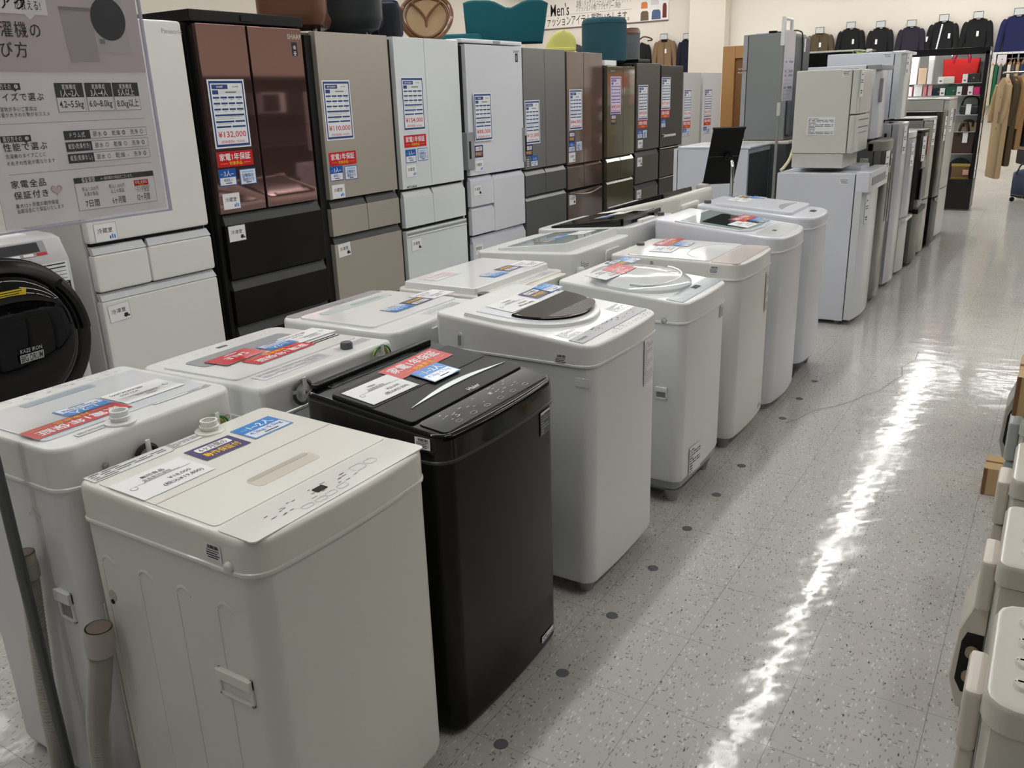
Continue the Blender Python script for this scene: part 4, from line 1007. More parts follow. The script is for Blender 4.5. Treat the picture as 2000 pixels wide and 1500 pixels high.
b.rect(-.055, -.02, .055, .016, .006, SILVERP); b.text('BIG DRUM', 0, -.002, .03, INK, .0066, fit=.1, bold=.02, res=2); b.text('KAZE IRON', 0, .032, .018, SILVERP, .006, fit=.1, bold=.015); b.build('door_badge', door)
b = MB(); b.frame((.078, CX + .005, CZ + .215), (0, 1, 0), (.45, 0, 1)); b.rect(-.09, -.026, .07, .03, .004, mat('yellow sticker', rgb(236, 208, 40), .35))
for k in range(4): b.rect(-.08, .018 - .012 * k, .05 - .01 * (k % 2), .022 - .012 * k, .0045, INK)
b.build('yellow_sticker', door)
pn = Vector((-.045, 0, .095)).normalized()
b = MB(); b.frame((-.0215, .32, 1.0685), (0, 1, 0), pn); b.rect(-.29, -.02, .25, .045, .002, GREYP); b.rect(-.28, -.004, .22, .04, .003, INK)
for k in range(9): b.rect(-.28 + .06 * k, -.02, -.235 + .06 * k, -.008, .003, PAPER if k % 4 else REDC)
b.build('control_panel', dw)
b = MB(); b.frame((.0012, .52, .968), (0, 1, 0), (0, 0, 1))
b.poly([(-.09, .045), (.12, .045), (.12, -.045), (-.03, -.045), (-.09, .0)], 0, PAPERG); b.poly([(-.03, -.046), (.12, -.046), (.12, -.115), (.06, -.115)], 0, INK)
for k in range(5): b.rect(-.07 + .02 * (k > 2), .032 - .016 * k, .11, .0343 - .016 * k + (.003 if k < 2 else 0), .0005, INK)
for k, t_ in enumerate(('あぶないから', 'なかにはいっては', 'いけません')): b.text(t_, .112, -.06 - .02 * k, .017, PAPER, .0006, align='r', bold=.01)
b.build('warning_label', dw)
b = MB(); b.box(-.3, -.12, .1, .55, 1.1305, 1.137, PAPER, .001); b.build('top_sheet', dw)

# ------------------------------------------------------------------ appliances along the aisle on the right
class RFridge:
    def __init__(s, name, label, cat, x0, x1, y0, y1, z0, z1, body, door, dt=.07, bulge=.03, splits=(), cap=None, capm=None, feet=True, rev=False, bev=.006):
        s.t = thing(name, label, cat, (x1, y0, z0)); w = y1 - y0; h = z1 - z0; d = x1 - x0; s.w, s.h, s.d, s.dt = w, h, d, dt
        sg = -1 if rev else 1
        s.sg = sg
        b = MB(); zb = .03 if feet else 0.0
        if rev: b.box(0, -d, 0, w, zb, h, body, bev)
        else: b.box(-d, 0, 0, w, zb, h, body, bev)
        b.build('cabinet', s.t)
        s.face = (-d if rev else 0)
        zs = [zb + .01] + list(splits) + [h - (.0 if cap is None else cap)]
        for k in range(len(zs) - 1):
            a, c = zs[k] + (.004 if k else 0), zs[k + 1] - (.004 if k < len(zs) - 2 else 0)
            n = 10; pts = [(s.face + sg * .006, .002)] + [(s.face + sg * (dt * .75 + bulge * (1 - (2 * q / n - 1) ** 2)), .002 + (w - .004) * q / n) for q in range(n + 1)] + [(s.face + sg * .006, w - .002)]
            m_ = door[k] if isinstance(door, (list, tuple)) else door
            b = MB(); b.vprism(pts, a, c, m_, .004); b.build('door', s.t)
        b = MB(); b.box(s.face, s.face + sg * .008, .01, w - .01, zb + .02, h - .01, DARK); b.build('gasket', s.t)
        if cap:
            b = MB(); n = 10; pts = [(s.face - sg * d, .0)] + [(s.face + sg * (dt * .75 + bulge * (1 - (2 * q / n - 1) ** 2)), w * q / n) for q in range(n + 1)] + [(s.face - sg * d, w)]
            b.vprism(pts, h - cap + .003, h + .006, capm or door, .006); b.build('top_cap', s.t)
        if feet:
            for yy in (.06, w - .06):
                for xx in (-.05, -d + .06):
                    f = MB(); f.lathe([(.018, 0), (.018, .032)], (xx, yy, 0), GREYP, seg=12); f.build('foot', s.t)
    def front(s, name, u, z, w, h, fn, *a, **kw):
        """card on the curved front, u along the width from the near edge (0..1)"""
        bul = s.bul(u); return card(s.t, name, (bul + .0008, u * s.w, z), (-s.slope(u), 1, 0), (0, 0, 1), w, h, fn, *a, **kw)
    def bul(s, u): return s.dt * .75 + s.B * (1 - (2 * u - 1) ** 2)
    def slope(s, u): return -s.B * -4 * (2 * u - 1) / s.w
    B = .03
    def side(s, name, x, z, w, h, fn, *a, **kw): return card(s.t, name, (x, -.0008, z), (1, 0, 0), (0, 0, 1), w, h, fn, *a, **kw)
def c_tag(b, w, h, n=0.0):
    b.rect(-w/2, -h/2, w/2, h/2, n + .0006, PAPER)
    for k, (y, q) in enumerate(((.3, .2), (.1, .32), (.02, .3), (-.28, .28), (-.36, .2))): b.rect(-w * q, h * y - h * .02, w * q, h * y + h * .025, n + .001, INKG if k < 3 else INK)
def c_small(b, w, h, n=0.0):
    for k in range(3): b.rect(-w * (.46 - .08 * k), h * (.25 - .25 * k) - h * .05, w * (.46 - .1 * (k % 2)), h * (.25 - .25 * k) + h * .05, n + .001, INKG)
SILW = mat('silver white door', rgb(198, 199, 203), .24, metal=.15, coat=.4)
SILG = mat('silver steel door', rgb(172, 170, 164), .25, metal=.55, coat=.2)
DKST = mat('dark stainless door', rgb(112, 110, 103), .2, metal=.7, coat=.2)
r1 = RFridge('freezer', 'white one-door freezer standing under the cream dishwasher', 'freezer', -.668, -.135, 6.36, 6.99, 0, 1.07, COOLWB, mat('white freezer door', rgb(216, 219, 222), .22, coat=.4))
b = MB(); b.box(.004, .10, .0, .63, .945, 1.085, COOLW, .012, 4); b.box(.06, .1045, .06, .57, .985, 1.045, GREYP, .008); b.build('handle', r1.t)
b = MB(); b.box(-.5, -.02, .30, .60, 1.07, 1.10, COOLW, .004); b.build('rear_top', r1.t)
r1.front('price_tag', .20, .82, .085, .20, c_tag); r1.side('stock_mark', -.07, 1.02, .06, .04, c_small)
b = MB(); b.lathe([(.012, 0), (.012, .002)], (.0665, .33, .09), GREYP, 'x', 12); b.build('badge', r1.t)
dwm = thing('dishwasher', 'cream countertop dishwasher on top of the white one-door freezer', 'dishwasher', (-.225, 6.42, 1.101))
b = MB(); b.box(-.37, 0, 0, .50, .10, .652, mat('cream enamel', rgb(214, 212, 204), .3, coat=.2), .006); b.build('cabinet', dwm)
b = MB(); b.box(-.365, -.015, .006, .49, .0, .098, mat('cream enamel base', rgb(206, 204, 196), .35), .004); b.box(-.30, -.02, .04, .46, -.0005, .006, GREYD); b.build('base', dwm)
CE = mat('cream dishwasher door', rgb(206, 206, 201), .3, coat=.3)
b = MB(); b.box(.004, .045, .0, .50, .36, .65, CE, .008); dd = b.build('upper_door', dwm)
b = MB(); b.box(.044, .047, .10, .47, .37, .63, mat('grey door window', rgb(170, 172, 176), .15, coat=.5), .001); b.build('window', dd)
b = MB(); b.box(.004, .045, .0, .50, .10, .352, CE, .008); ld_ = b.build('lower_door', dwm)
b = MB()
for z in (.315, .265): b.box(.044, .0465, .12, .46, z, z + .006, GREYD)
for k in range(6): b.box(.044, .0465, .14 + .05 * k, .165 + .05 * k, .225, .236, INKL)
b.build('buttons', ld_)
card(dwm, 'price_tag', (.0465, .10, .56), (0, 1, 0), (0, 0, 1), .12, .18, c_tag)
card(dwm, 'instruction_label', (-.18, -.0008, .285), (1, 0, 0), (0, 0, 1), .185, .12, c_notice, rows=11, bg=PAPERG, ink=INKG)
card(dwm, 'stock_mark', (-.04, -.0008, .625), (1, 0, 0), (0, 0, 1), .05, .04, c_small)
dh = MB(); dh.tube(hose_path([(-.655, 6.40, 1.084), (-.64, 6.43, 1.105), (-.615, 6.47, 1.16), (-.605, 6.52, 1.24)], 14), .011, mat('cream hose', rgb(222, 214, 180), .5), 10)
tagged(dh.build('water_hose'), 'cream water hose end resting on the white freezer behind the dishwasher', 'hose')
r3 = RFridge('refrigerator', 'dark stainless refrigerator just behind the white one-door freezer', 'refrigerator', -.65, -.15, 7.04, 7.54, 0, 1.235, mat('dark grey side panel', rgb(104, 105, 102), .4), DKST)
b = MB(); n_ = 10; pts = [(-.04, 0)] + [(.0525 + .031 * (1 - (2 * q / n_ - 1) ** 2), .5 * q / n_) for q in range(n_ + 1)] + [(-.04, .5)]
b.vprism(pts, 1.165, 1.25, mat('grey cap', rgb(150, 148, 140), .3, metal=.3), .012); b.build('top_cap', r3.t)
r3.front('price_tag', .30, 1.05, .10, .24, c_tag); r3.front('warranty_card', .62, 1.10, .10, .10, c_purp); r3.side('stock_label', -.06, 1.10, .06, .05, c_notice, rows=4, bg=mat('cream label', rgb(230, 226, 200), .5), ink=INKG)
b = MB(); b.box(.085, .10, .30, .315, .62, 1.0, CHROME, .004); b.build('handle', r3.t)
u3 = RFridge('freezer', 'small white freezer with an upright handle on top of the dark stainless refrigerator', 'freezer', -.68, -.245, 7.06, 7.58, 1.251, 1.785, COOLWB, mat('cool white door', rgb(214, 216, 224), .25, coat=.3), feet=False)
b = MB(); b.box(.06, .095, .10, .135, .27, .44, GREYP, .008); b.box(.07, .10, .105, .13, .29, .42, COOLW, .006); b.build('handle', u3.t)
b = MB(); b.box(-.02, .09, .0, .52, .5, .536, GREYP, .006); b.build('top_cap', u3.t)
u3.side('stock_mark', -.13, .505, .14, .035, c_small)
r4 = RFridge('refrigerator', 'silver white two-door refrigerator with a price tag beside the dark stainless one', 'refrigerator', -.66, -.145, 7.70, 8.20, 0, 1.345, SILW, SILW)
r4.front('price_tag', .35, 1.21, .10, .22, c_tag); r4.front('warranty_card', .72, 1.26, .11, .12, c_notice, rows=5, bg=mat('dark plum print', rgb(80, 50, 60), .5))
b = MB()
for q in ((-.12, -.10), (-.05, -.03)): b.box(q[0], q[1], -.002, .001, 1.20, 1.27, INK)
b.box(-.10, -.05, -.002, .001, 1.23, 1.24, INKG); b.build('side_clip', r4.t)
u4 = RFridge('freezer', 'tall white freezer standing on top of the silver white refrigerator', 'freezer', -.70, -.19, 7.76, 8.32, 1.372, 1.89, COOLWB, [mat('white glossy freezer door', rgb(212, 220, 222), .15, coat=.6)], feet=False)
for xx in (-.05, -.4):
    for yy in (.05, .5):
        b = MB(); b.lathe([(.02, -.022), (.02, .001)], (xx, yy, 0), DARK, seg=10); b.build('foot', u4.t)
b = MB(); b.box(-.02, .085, .0, .56, .50, .522, COOLW, .006); b.build('top_cap', u4.t)
u4.front('price_tag', .3, .42, .09, .16, c_tag); u4.side('stock_mark', -.05, .49, .06, .035, c_small)
r5 = RFridge('refrigerator', 'silver two-door refrigerator with a bright curved top', 'refrigerator', -.66, -.14, 8.24, 8.68, 0, 1.246, SILG, [mat('silver lower door', rgb(204, 204, 202), .28, metal=.2), SILW], splits=(.52,), cap=.05, capm=mat('bright grey cap', rgb(222, 222, 218), .2, coat=.4))
b = MB(); b.box(.06, .10, .03, .41, .485, .515, PANELW, .008); b.build('handle', r5.t)
r5.front('price_tag', .3, 1.06, .09, .2, c_tag); r5.front('warranty_card', .72, 1.10, .10, .14, c_notice, rows=6, bg=mat('dark plum print', rgb(80, 50, 60), .5))
r6 = RFridge('refrigerator', 'black two-door refrigerator with an orange red sticker', 'refrigerator', -.66, -.105, 8.74, 9.22, 0, 1.241, BLACKB, [STEELD, mat('dark wine mirror door', rgb(40, 28, 26), .1, coat=.4)], splits=(.52,), cap=.02, capm=BLACKM)
b = MB(); b.box(.055, .10, .0, .48, .50, .545, BLACKM, .006); b.build('handle', r6.t)
b = MB(); b.box(.08, .092, .06, .40, .62, .90, mat('grey water panel', rgb(96, 98, 102), .3), .01); b.build('water_panel', r6.t)
r6.front('price_tag', .2, 1.08, .09, .22, c_tag); r6.front('warranty_sticker', .62, 1.10, .15, .17, c_notice, rows=5, bg=mat('orange red print', rgb(206, 72, 52), .4), ink=mat('pale orange ink', rgb(240, 150, 130), .5))
r7 = RFridge('refrigerator', 'pale steel two-door refrigerator with rounded top and red sticker', 'refrigerator', -.64, -.12, 9.34, 9.80, 0, 1.328, SILG, [SILG, mat('pale steel upper door', rgb(188, 186, 180), .25, metal=.35)], splits=(.56,), cap=.03, capm=mat('pale cap', rgb(206, 205, 200), .25))
r7.front('price_tag', .32, 1.19, .10, .24, c_tag); r7.front('warranty_sticker', .75, 1.23, .10, .16, c_notice, rows=5, bg=mat('orange red print', rgb(206, 72, 52), .4))
r8 = RFridge('refrigerator', 'black refrigerator between two pale steel ones', 'refrigerator', -.66, -.085, 9.86, 10.36, 0, 1.372, BLACKB, [BLACKB, mat('dark brown door', rgb(48, 42, 38), .18, coat=.3)], splits=(.52,))
r8.front('price_tag', .35, 1.2, .10, .24, c_tag)
b = MB(); b.lathe([(.02, 0), (.02, .02), (.012, .026)], (.075, .1, .50), CHROME, 'x', 12); b.build('lock', r8.t)
r9 = RFridge('refrigerator', 'large light grey refrigerator at the aisle end before the handbag cabinet', 'refrigerator', -.74, -.09, 10.46, 11.18, 0, 1.485, mat('light grey enamel', rgb(184, 181, 174), .35, coat=.2), [mat('light grey lower door', rgb(196, 196, 192), .28, coat=.2), mat('light grey upper door', rgb(188, 186, 180), .28, coat=.2)], splits=(.55,), cap=.02, capm=mat('bright grey cap', rgb(222, 222, 218), .2, coat=.4))
r9.front('price_tag', .2, 1.26, .11, .24, c_tag); r9.front('warranty_card', .45, 1.30, .09, .14, c_notice, rows=5, bg=mat('dark plum print', rgb(80, 50, 60), .5))
# second line behind: their backs face the aisle
l1 = RFridge('refrigerator', 'white refrigerator standing behind the black tilted menu stand', 'refrigerator', -1.80, -1.18, 7.32, 7.96, 0, 1.17, COOLWB, COOLW, rev=True, dt=.05, bulge=.012, splits=(.55,))
b = MB(); b.box(.0, .006, .03, .61, .05, 1.13, mat('dark slate back panel', rgb(58, 64, 66), .5), .002); b.build('back_panel', l1.t)
b = MB(); b.box(-.62, .02, -.003, .645, 1.1705, 1.19, COOLW, .006); b.build('top_board', l1.t)
l2 = RFridge('refrigerator', 'slate grey refrigerator with a cream top under the tall grey fridge', 'refrigerator', -1.70, -1.06, 8.04, 8.66, 0, 1.165, mat('slate grey side', rgb(74, 80, 80), .45), GREYP, rev=True, dt=.05, bulge=.012)
b = MB(); b.box(-.66, .02, -.002, .62, 1.1655, 1.195, mat('cream top', rgb(222, 216, 204), .35), .008); b.build('top_board', l2.t)
tg = RFridge('refrigerator', 'tall grey refrigerator stacked on top of another one by the oak frame', 'refrigerator', -1.46, -1.10, 8.07, 8.62, 1.2, 2.10, mat('grey green enamel', rgb(134, 138, 137), .4), SILVERP, rev=True, dt=.06, bulge=.012, splits=(.60,), feet=False)
for xx in (-.32, -.06):
    for yy in (.05, .5):
        b = MB(); b.lathe([(.018, -.0045), (.018, .001)], (xx, yy, 0), DARK, seg=10); b.build('foot', tg.t)
b = MB(); b.box(.0, .05, .02, .53, .04, .88, mat('dark grey back panel', rgb(92, 94, 98), .5), .02, 4); b.build('back_panel', tg.t)
card(tg.t, 'energy_label', (.0508, .30, .42), (0, 1, 0), (0, 0, 1), .10, .17, c_notice, rows=4, bg=mat('cream label', rgb(230, 226, 200), .5), ink=mat('leaf green ink', rgb(90, 130, 60), .5))
card(tg.t, 'energy_label', (.0508, .33, .80), (0, 1, 0), (0, 0, 1), .05, .11, c_notice, rows=1, bg=PAPER)
b = MB(); b.tube(hose_path([(.056, .24, .06), (.058, .24, .5), (.056, .22, .84), (.03, .18, .915), (-.1, .12, .912), (-.15, .1, .908)], 30), .006, WIREB, 8); b.box(-.21, -.14, .08, .13, .9, .925, BLACKM, .004); b.build('power_cord', tg.t)
b = MB(); b.box(-.35, -.22, .16, .4, .8995, .915, mat('lilac plastic bag', rgb(168, 170, 220), .3), .006); b.build('document_bag', tg.t)
b = MB()
for z in (.615, .585): b.box(-.445, -.40, .0, .14, z - .006, z + .006, CHROME, .003)
b.build('handles', tg.t)
bk = RFridge('refrigerator', 'black refrigerator whose top shows behind the tall white freezer', 'refrigerator', -1.22, -.74, 9.22, 9.80, 0, 1.955, BLACKB, BLACKB, rev=True, dt=.05, bulge=.01)
b = MB(); b.box(-.48, .0, .0, .58, 1.9555, 1.972, mat('pale edge board', rgb(220, 214, 202), .5), .003); b.build('top_board', bk.t)
wc = MB()
for k, m_ in enumerate((WIREG, WIREY, WIREK)):
    wc.tube([(-.50 + .07 * math.cos(a) + .02 * k, 8.08 + .05 * math.sin(a), 1.8955 + .012 * math.sin(2 * a + k) + .012) for a in [2 * PI * j / 20 for j in range(20)]], .004, m_, 6)
wc.box(-.46, -.42, 8.06, 8.10, 1.8915, 1.93, WHITE, .003)
tagged(wc.build('wire_coil'), 'coil of green and yellow earth wire on top of the tall white freezer', 'wire')
# oak framed cupboard in the middle distance
OAK = mat('light oak', rgb(176, 132, 82), .5, bump=.1, bscale=20)
OAKD = mat('brown oak panel', rgb(128, 88, 46), .35, coat=.2)
ok_ = thing('cupboard', 'light oak cupboard end panel behind the tall grey refrigerator', 'cupboard', (-2.86, 11.5, 0))
b = MB(); b.box(0, .16, 0, .45, 0, 2.17, OAK, .006); b.build('stile', ok_)
b = MB(); b.box(.161, .70, .0, .45, 2.02, 2.17, OAK, .006); b.build('top_rail', ok_)
b = MB(); b.box(.161, .70, .03, .44, .02, 2.015, OAKD, .004); b.build('panel', ok_)

# ------------------------------------------------------------------ seats and other things on top of the refrigerators
TOPZ = cz(2.02) + .002
VA = math.radians(32.5)
def fabric(name, c): return mat(name, c, .9, bump=.25, bscale=120)
TEAL = fabric('teal fabric', rgb(16, 88, 98)); PETROL = fabric('petrol velvet', rgb(38, 78, 90)); NAVYF = fabric('navy fabric', rgb(28, 32, 62)); CHARF = fabric('charcoal fabric', rgb(42, 44, 52))
BROWNL = mat('brown leather', rgb(104, 66, 48), .35, coat=.2); BLKL = mat('black leather', rgb(38, 42, 44), .4, coat=.15); LIME = fabric('lime yellow fabric', rgb(206, 204, 118)); RAT = mat('rattan cane', rgb(116, 74, 40), .4, coat=.2)
CANE = mat('woven cane', rgb(176, 148, 112), .7, bump=.6, bscale=160)
def legs(t, pts, z0, z1, m, r=.012):
    for x, y in pts:
        b = MB(); b.tube([(x, y, z0), (x, y, z1)], r, m, 8); b.build('leg', t)
def shell(b, wdt, dep, h, m, bev, x=0, y=0, z=0): b.box(x - wdt / 2, x + wdt / 2, y - dep / 2, y + dep / 2, z, z + h, m, bev, 6)
t = thing('lounge_chair', 'brown leather shell chair on top of the champagne fridge', 'chair', (-3.1, 4.16, TOPZ - .001), VA)
b = MB(); shell(b, .43, .22, .62, BROWNL, .10, 0, .03, .03); b.build('backrest', t)
b = MB(); shell(b, .40, .30, .12, BROWNL, .05, 0, .12, .04); b.build('seat', t); legs(t, ((-.12, .02), (.12, .02), (-.12, .2), (.12, .2)), 0, .10, BLKL)
t = thing('lounge_chair', 'black leather shell chair with a thin seam, beside the brown one', 'chair', (-3.1, 4.66, TOPZ), VA)
b = MB(); shell(b, .47, .20, .68, BLKL, .099, 0, .03, .028); b.build('backrest', t)
b = MB(); b.tube([(-.13 + .02 * math.sin(k), -.074, .30 + .05 * k) for k in range(8)], .003, INKL, 6); b.build('piping', t)
b = MB(); shell(b, .44, .26, .12, BLKL, .05, 0, .12, .06); b.build('seat', t); legs(t, ((-.12, .02), (.12, .02), (-.12, .18), (.12, .18)), 0, .09, CHROME)
t = thing('armchair', 'navy fabric armchair partly behind the black shell chair', 'chair', (-3.12, 5.10, TOPZ), VA)
b = MB(); shell(b, .16, .26, .25, CHARF, .05, .02, 0, .0); b.build('armrest', t)
b = MB(); shell(b, .30, .12, .28, NAVYF, .055, -.06, .06, .0); b.build('backrest', t)
t = thing('rattan_chair', 'round backed rattan chair with woven cane on the white fridge', 'chair', (-3.05, 5.46, TOPZ + .037), VA)
ring = lambda s: [(.185 * s * math.cos(a) * (1 + .12 * math.sin(a)), .06 * math.sin(a) * 1.2 + .02, .13 + .165 * s * math.sin(a)) for a in [2 * PI * k / 40 for k in range(41)]]
b = MB(); b.tube(ring(1), .017, RAT, 8); b.tube(ring(.84), .011, RAT, 8); b.build('frame', t)
b = MB(); q = ring(.82); b.add([p for p in q[:-1]] + [(p[0], p[1] + .006, p[2]) for p in q[:-1]], [tuple(range(40)), tuple(reversed(range(40, 80)))], CANE); b.build('cane_panel', t)
b = MB()
for sx in (-1, 1): b.tube(hose_path([(sx * .11, .05, .24), (sx * .035, .03, .17), (.0, .0, .10), (.004, -.02, -.02)], 14), .009, RAT, 8)
b.build('rattan_ribs', t)
t = thing('armless_chair', 'teal fabric chair with a notched wide backrest on the white fridges', 'chair', (-3.02, 6.57, TOPZ + .016), VA)
n = 16; top = [(-.38 + .70 * k / n, (.345 - .012 * (k / n)) - .062 * math.exp(-((k - 8.6) / 2.1) ** 2) - .03 * (max(0, k - 14) / 2) ** 2 - .02 * (max(0, 2 - k) / 2) ** 2) for k in range(n + 1)]
prof2 = [(.25, -.0), (-.36, .0)]
b = MB(); P_ = [(-.36, 0)] + top + [(.27, 0)]
pp = list(reversed(P_)); q1 = inset_poly(ccw(pp), .02); pc = ccw(pp)
b.loft([[(x, .075, z) for x, z in q1], [(x, .055, z) for x, z in pc], [(x, -.055, z) for x, z in pc], [(x, -.075, z) for x, z in q1]], TEAL); b.build('backrest', t, 50)
b = MB(); shell(b, .34, .36, .085, TEAL, .035, -.40, .0, .0); b.build('seat', t)
t = thing('stool_chair', 'lime yellow padded chair on top of the grey metal fridge', 'chair', (-3.08, 7.55, cz(1.99) + .002), VA)
b = MB(); rows = []
for k in range(9):
    a = k / 8; z = .20 * a; wv = .145 * math.sqrt(max(.04, 1 - (a * .98) ** 2.6)); rows.append([(.03 * a + wv * math.cos(q), .07 * math.sin(q) * (1 - .35 * a) + .02 * a, z) for q in [2 * PI * j / 20 for j in range(20)]])
b.loft(rows, LIME); b.build('backrest', t, 60)
b = MB(); shell(b, .30, .16, .05, LIME, .02, -.01, 0, -.0005); b.build('seat', t)
t = thing('pouf', 'petrol blue velvet pouf on top of the olive gold fridge', 'pouf', (-3.05, 8.42, cz(1.915) + .002))
b = MB(); b.lathe([(.19, 0), (.222, .02), (.225, .06), (.226, .36), (.222, .40), (.20, .425), (.1, .43)], (0, 0, 0), PETROL, seg=36); b.build('cushion', t, 50)
b = MB(); b.tube([(.2255 * math.cos(a), .2255 * math.sin(a), .375) for a in [2 * PI * k / 36 for k in range(37)]], .004, PETROL, 6); b.build('piping', t)
t = thing('storage_bin', 'grey drum bin with a brown strapped lid beside the pouf', 'bin', (-3.12, 9.13, cz(1.915) + .002))
b = MB(); b.lathe([(.13, 0), (.135, .01), (.135, .21), (.137, .215), (.135, .22), (.135, .31), (.13, .315)], (0, 0, 0), mat('slate grey canvas', rgb(98, 104, 106), .7), seg=28); b.build('body', t)
b = MB(); b.lathe([(.139, .305), (.14, .335), (.12, .365), (.05, .375)], (0, 0, 0), BROWNL, seg=28); b.build('lid', t)
b = MB(); b.tube(hose_path([(.13, .03, .25), (.17, .05, .275), (.23, .08, .26), (.25, .09, .24), (.2, .08, .235)], 14), .008, BROWNL, 6); b.build('strap', t)
t = thing('tray', 'black flat tray lying on the graphite fridge in front of the grey bin', 'tray', (-2.93, 8.84, cz(1.915) + .002))
b = MB(); b.box(-.12, .16, -.20, .10, 0, .03, BLACKM, .006); b.build('base', t); b = MB(); b.box(-.12, .16, -.20, .10, .0305, .036, GREYD, .002); b.build('rim', t)
t = thing('box_lid', 'white shallow tray lying on the olive gold fridge in front of the pouf', 'tray', (-2.86, 8.02, cz(1.88) + .002))
b = MB(); b.box(-.08, .09, -.16, .10, 0, .05, PAPER, .004); b.build('tray', t)

# ------------------------------------------------------------------ back wall: banner and garments on hooks
t = thing('banner', 'white menswear banner with clothing pictures hung high on the back wall', 'banner', (0, FY - .012, 0))
b = MB(); b.box(-10.35, -6.87, -.006, 0, 3.165, 4.15 if CEIL > 4.2 else 3.86, mat('banner vinyl', rgb(240, 234, 226), .5), .001); b.build('sheet', t)
b = MB(); b.box(-10.35, -6.87, -.02, .004, 3.14, 3.166, mat('banner rod', rgb(120, 96, 92), .5), .004); b.build('bottom_rod', t)
b = MB(); b.frame((0, -.0075, 0), (1, 0, 0), (0, 0, 1))
b.text("Men's", -9.62, 3.565, .27, INK, 0, fit=.50, res=2, bold=.01)
b.text('洋服 / バッグ / シューズ / スポーツ·アウトドア', -9.18, 3.66, .105, INK, 0, fit=1.42, align='l'); b.text('ファッション小物 / アクセサリー / 時計', -9.18, 3.555, .105, INK, 0, fit=1.15, align='l')
b.rect(-10.2, 3.442, -7.75, 3.450, 0, INKL)
b.text('ファッションアイテム買取いたします。', -10.1, 3.31, .17, INK, 0, fit=2.28, align='l', bold=.01)
b.build('lettering', t)
b = MB(); b.frame((0, -.0075, 0), (1, 0, 0), (0, 0, 1)); b.rect(-7.55, 3.17, -6.88, 3.85, 0, PAPER)
def blob(cx, cz_, w, h, m, col=True):
    b.poly([(cx - w/2, cz_ - h/2), (cx + w/2, cz_ - h/2), (cx + w/2 * .94, cz_ + h * .3), (cx + w * .3, cz_ + h/2), (cx - w * .3, cz_ + h/2), (cx - w/2 * .94, cz_ + h * .3)], .001, m)
blob(-7.44, 3.28, .2, .2, mat('print brown', rgb(110, 88, 70), .6)); blob(-7.16, 3.29, .22, .2, mat('print denim', rgb(80, 100, 140), .6)); blob(-7.45, 3.50, .16, .14, mat('print orange', rgb(216, 128, 70), .6)); blob(-7.2, 3.58, .2, .18, mat('print pale', rgb(220, 212, 212), .6)); blob(-6.96, 3.36, .1, .3, mat('print maroon', rgb(110, 40, 36), .6)); blob(-7.48, 3.68, .1, .12, mat('print maroon', rgb(110, 40, 36), .6)); blob(-6.96, 3.62, .12, .1, mat('print taupe', rgb(160, 120, 110), .6))
b.build('pictures', t)
def garment_mesh(b, w, h, th, m, sleeve=.16, flare=0.0, collar=True):
    """front outline of a hanging top, thickness th along y; origin at the collar"""
    s = w / 2
    body = [(-s * .22, 0), (-s * .55, -h * .04), (-s * .78, -h * .10), (-s * .92, -h * .3), (-s * 1.0 - flare * .5, -h * .62), (-s * 1.06 - flare, -h * .86), (-s * .82, -h * .9), (-s * .70, -h * .6), (-s * .66, -h), (s * .66, -h),
            (s * .70, -h * .6), (s * .82, -h * .9), (s * 1.06 + flare, -h * .86), (s * 1.0 + flare * .5, -h * .62), (s * .92, -h * .3), (s * .78, -h * .10), (s * .55, -h * .04), (s * .22, 0), (s * .1, -h * .05), (-s * .1, -h * .05)]
    p = ccw(body); q = inset_poly(p, min(.02, w * .04))
    b.loft([[(x, th/2, z) for x, z in q], [(x, th * .3, z) for x, z in p], [(x, -th * .3, z) for x, z in p], [(x, -th/2, z) for x, z in q]], m)
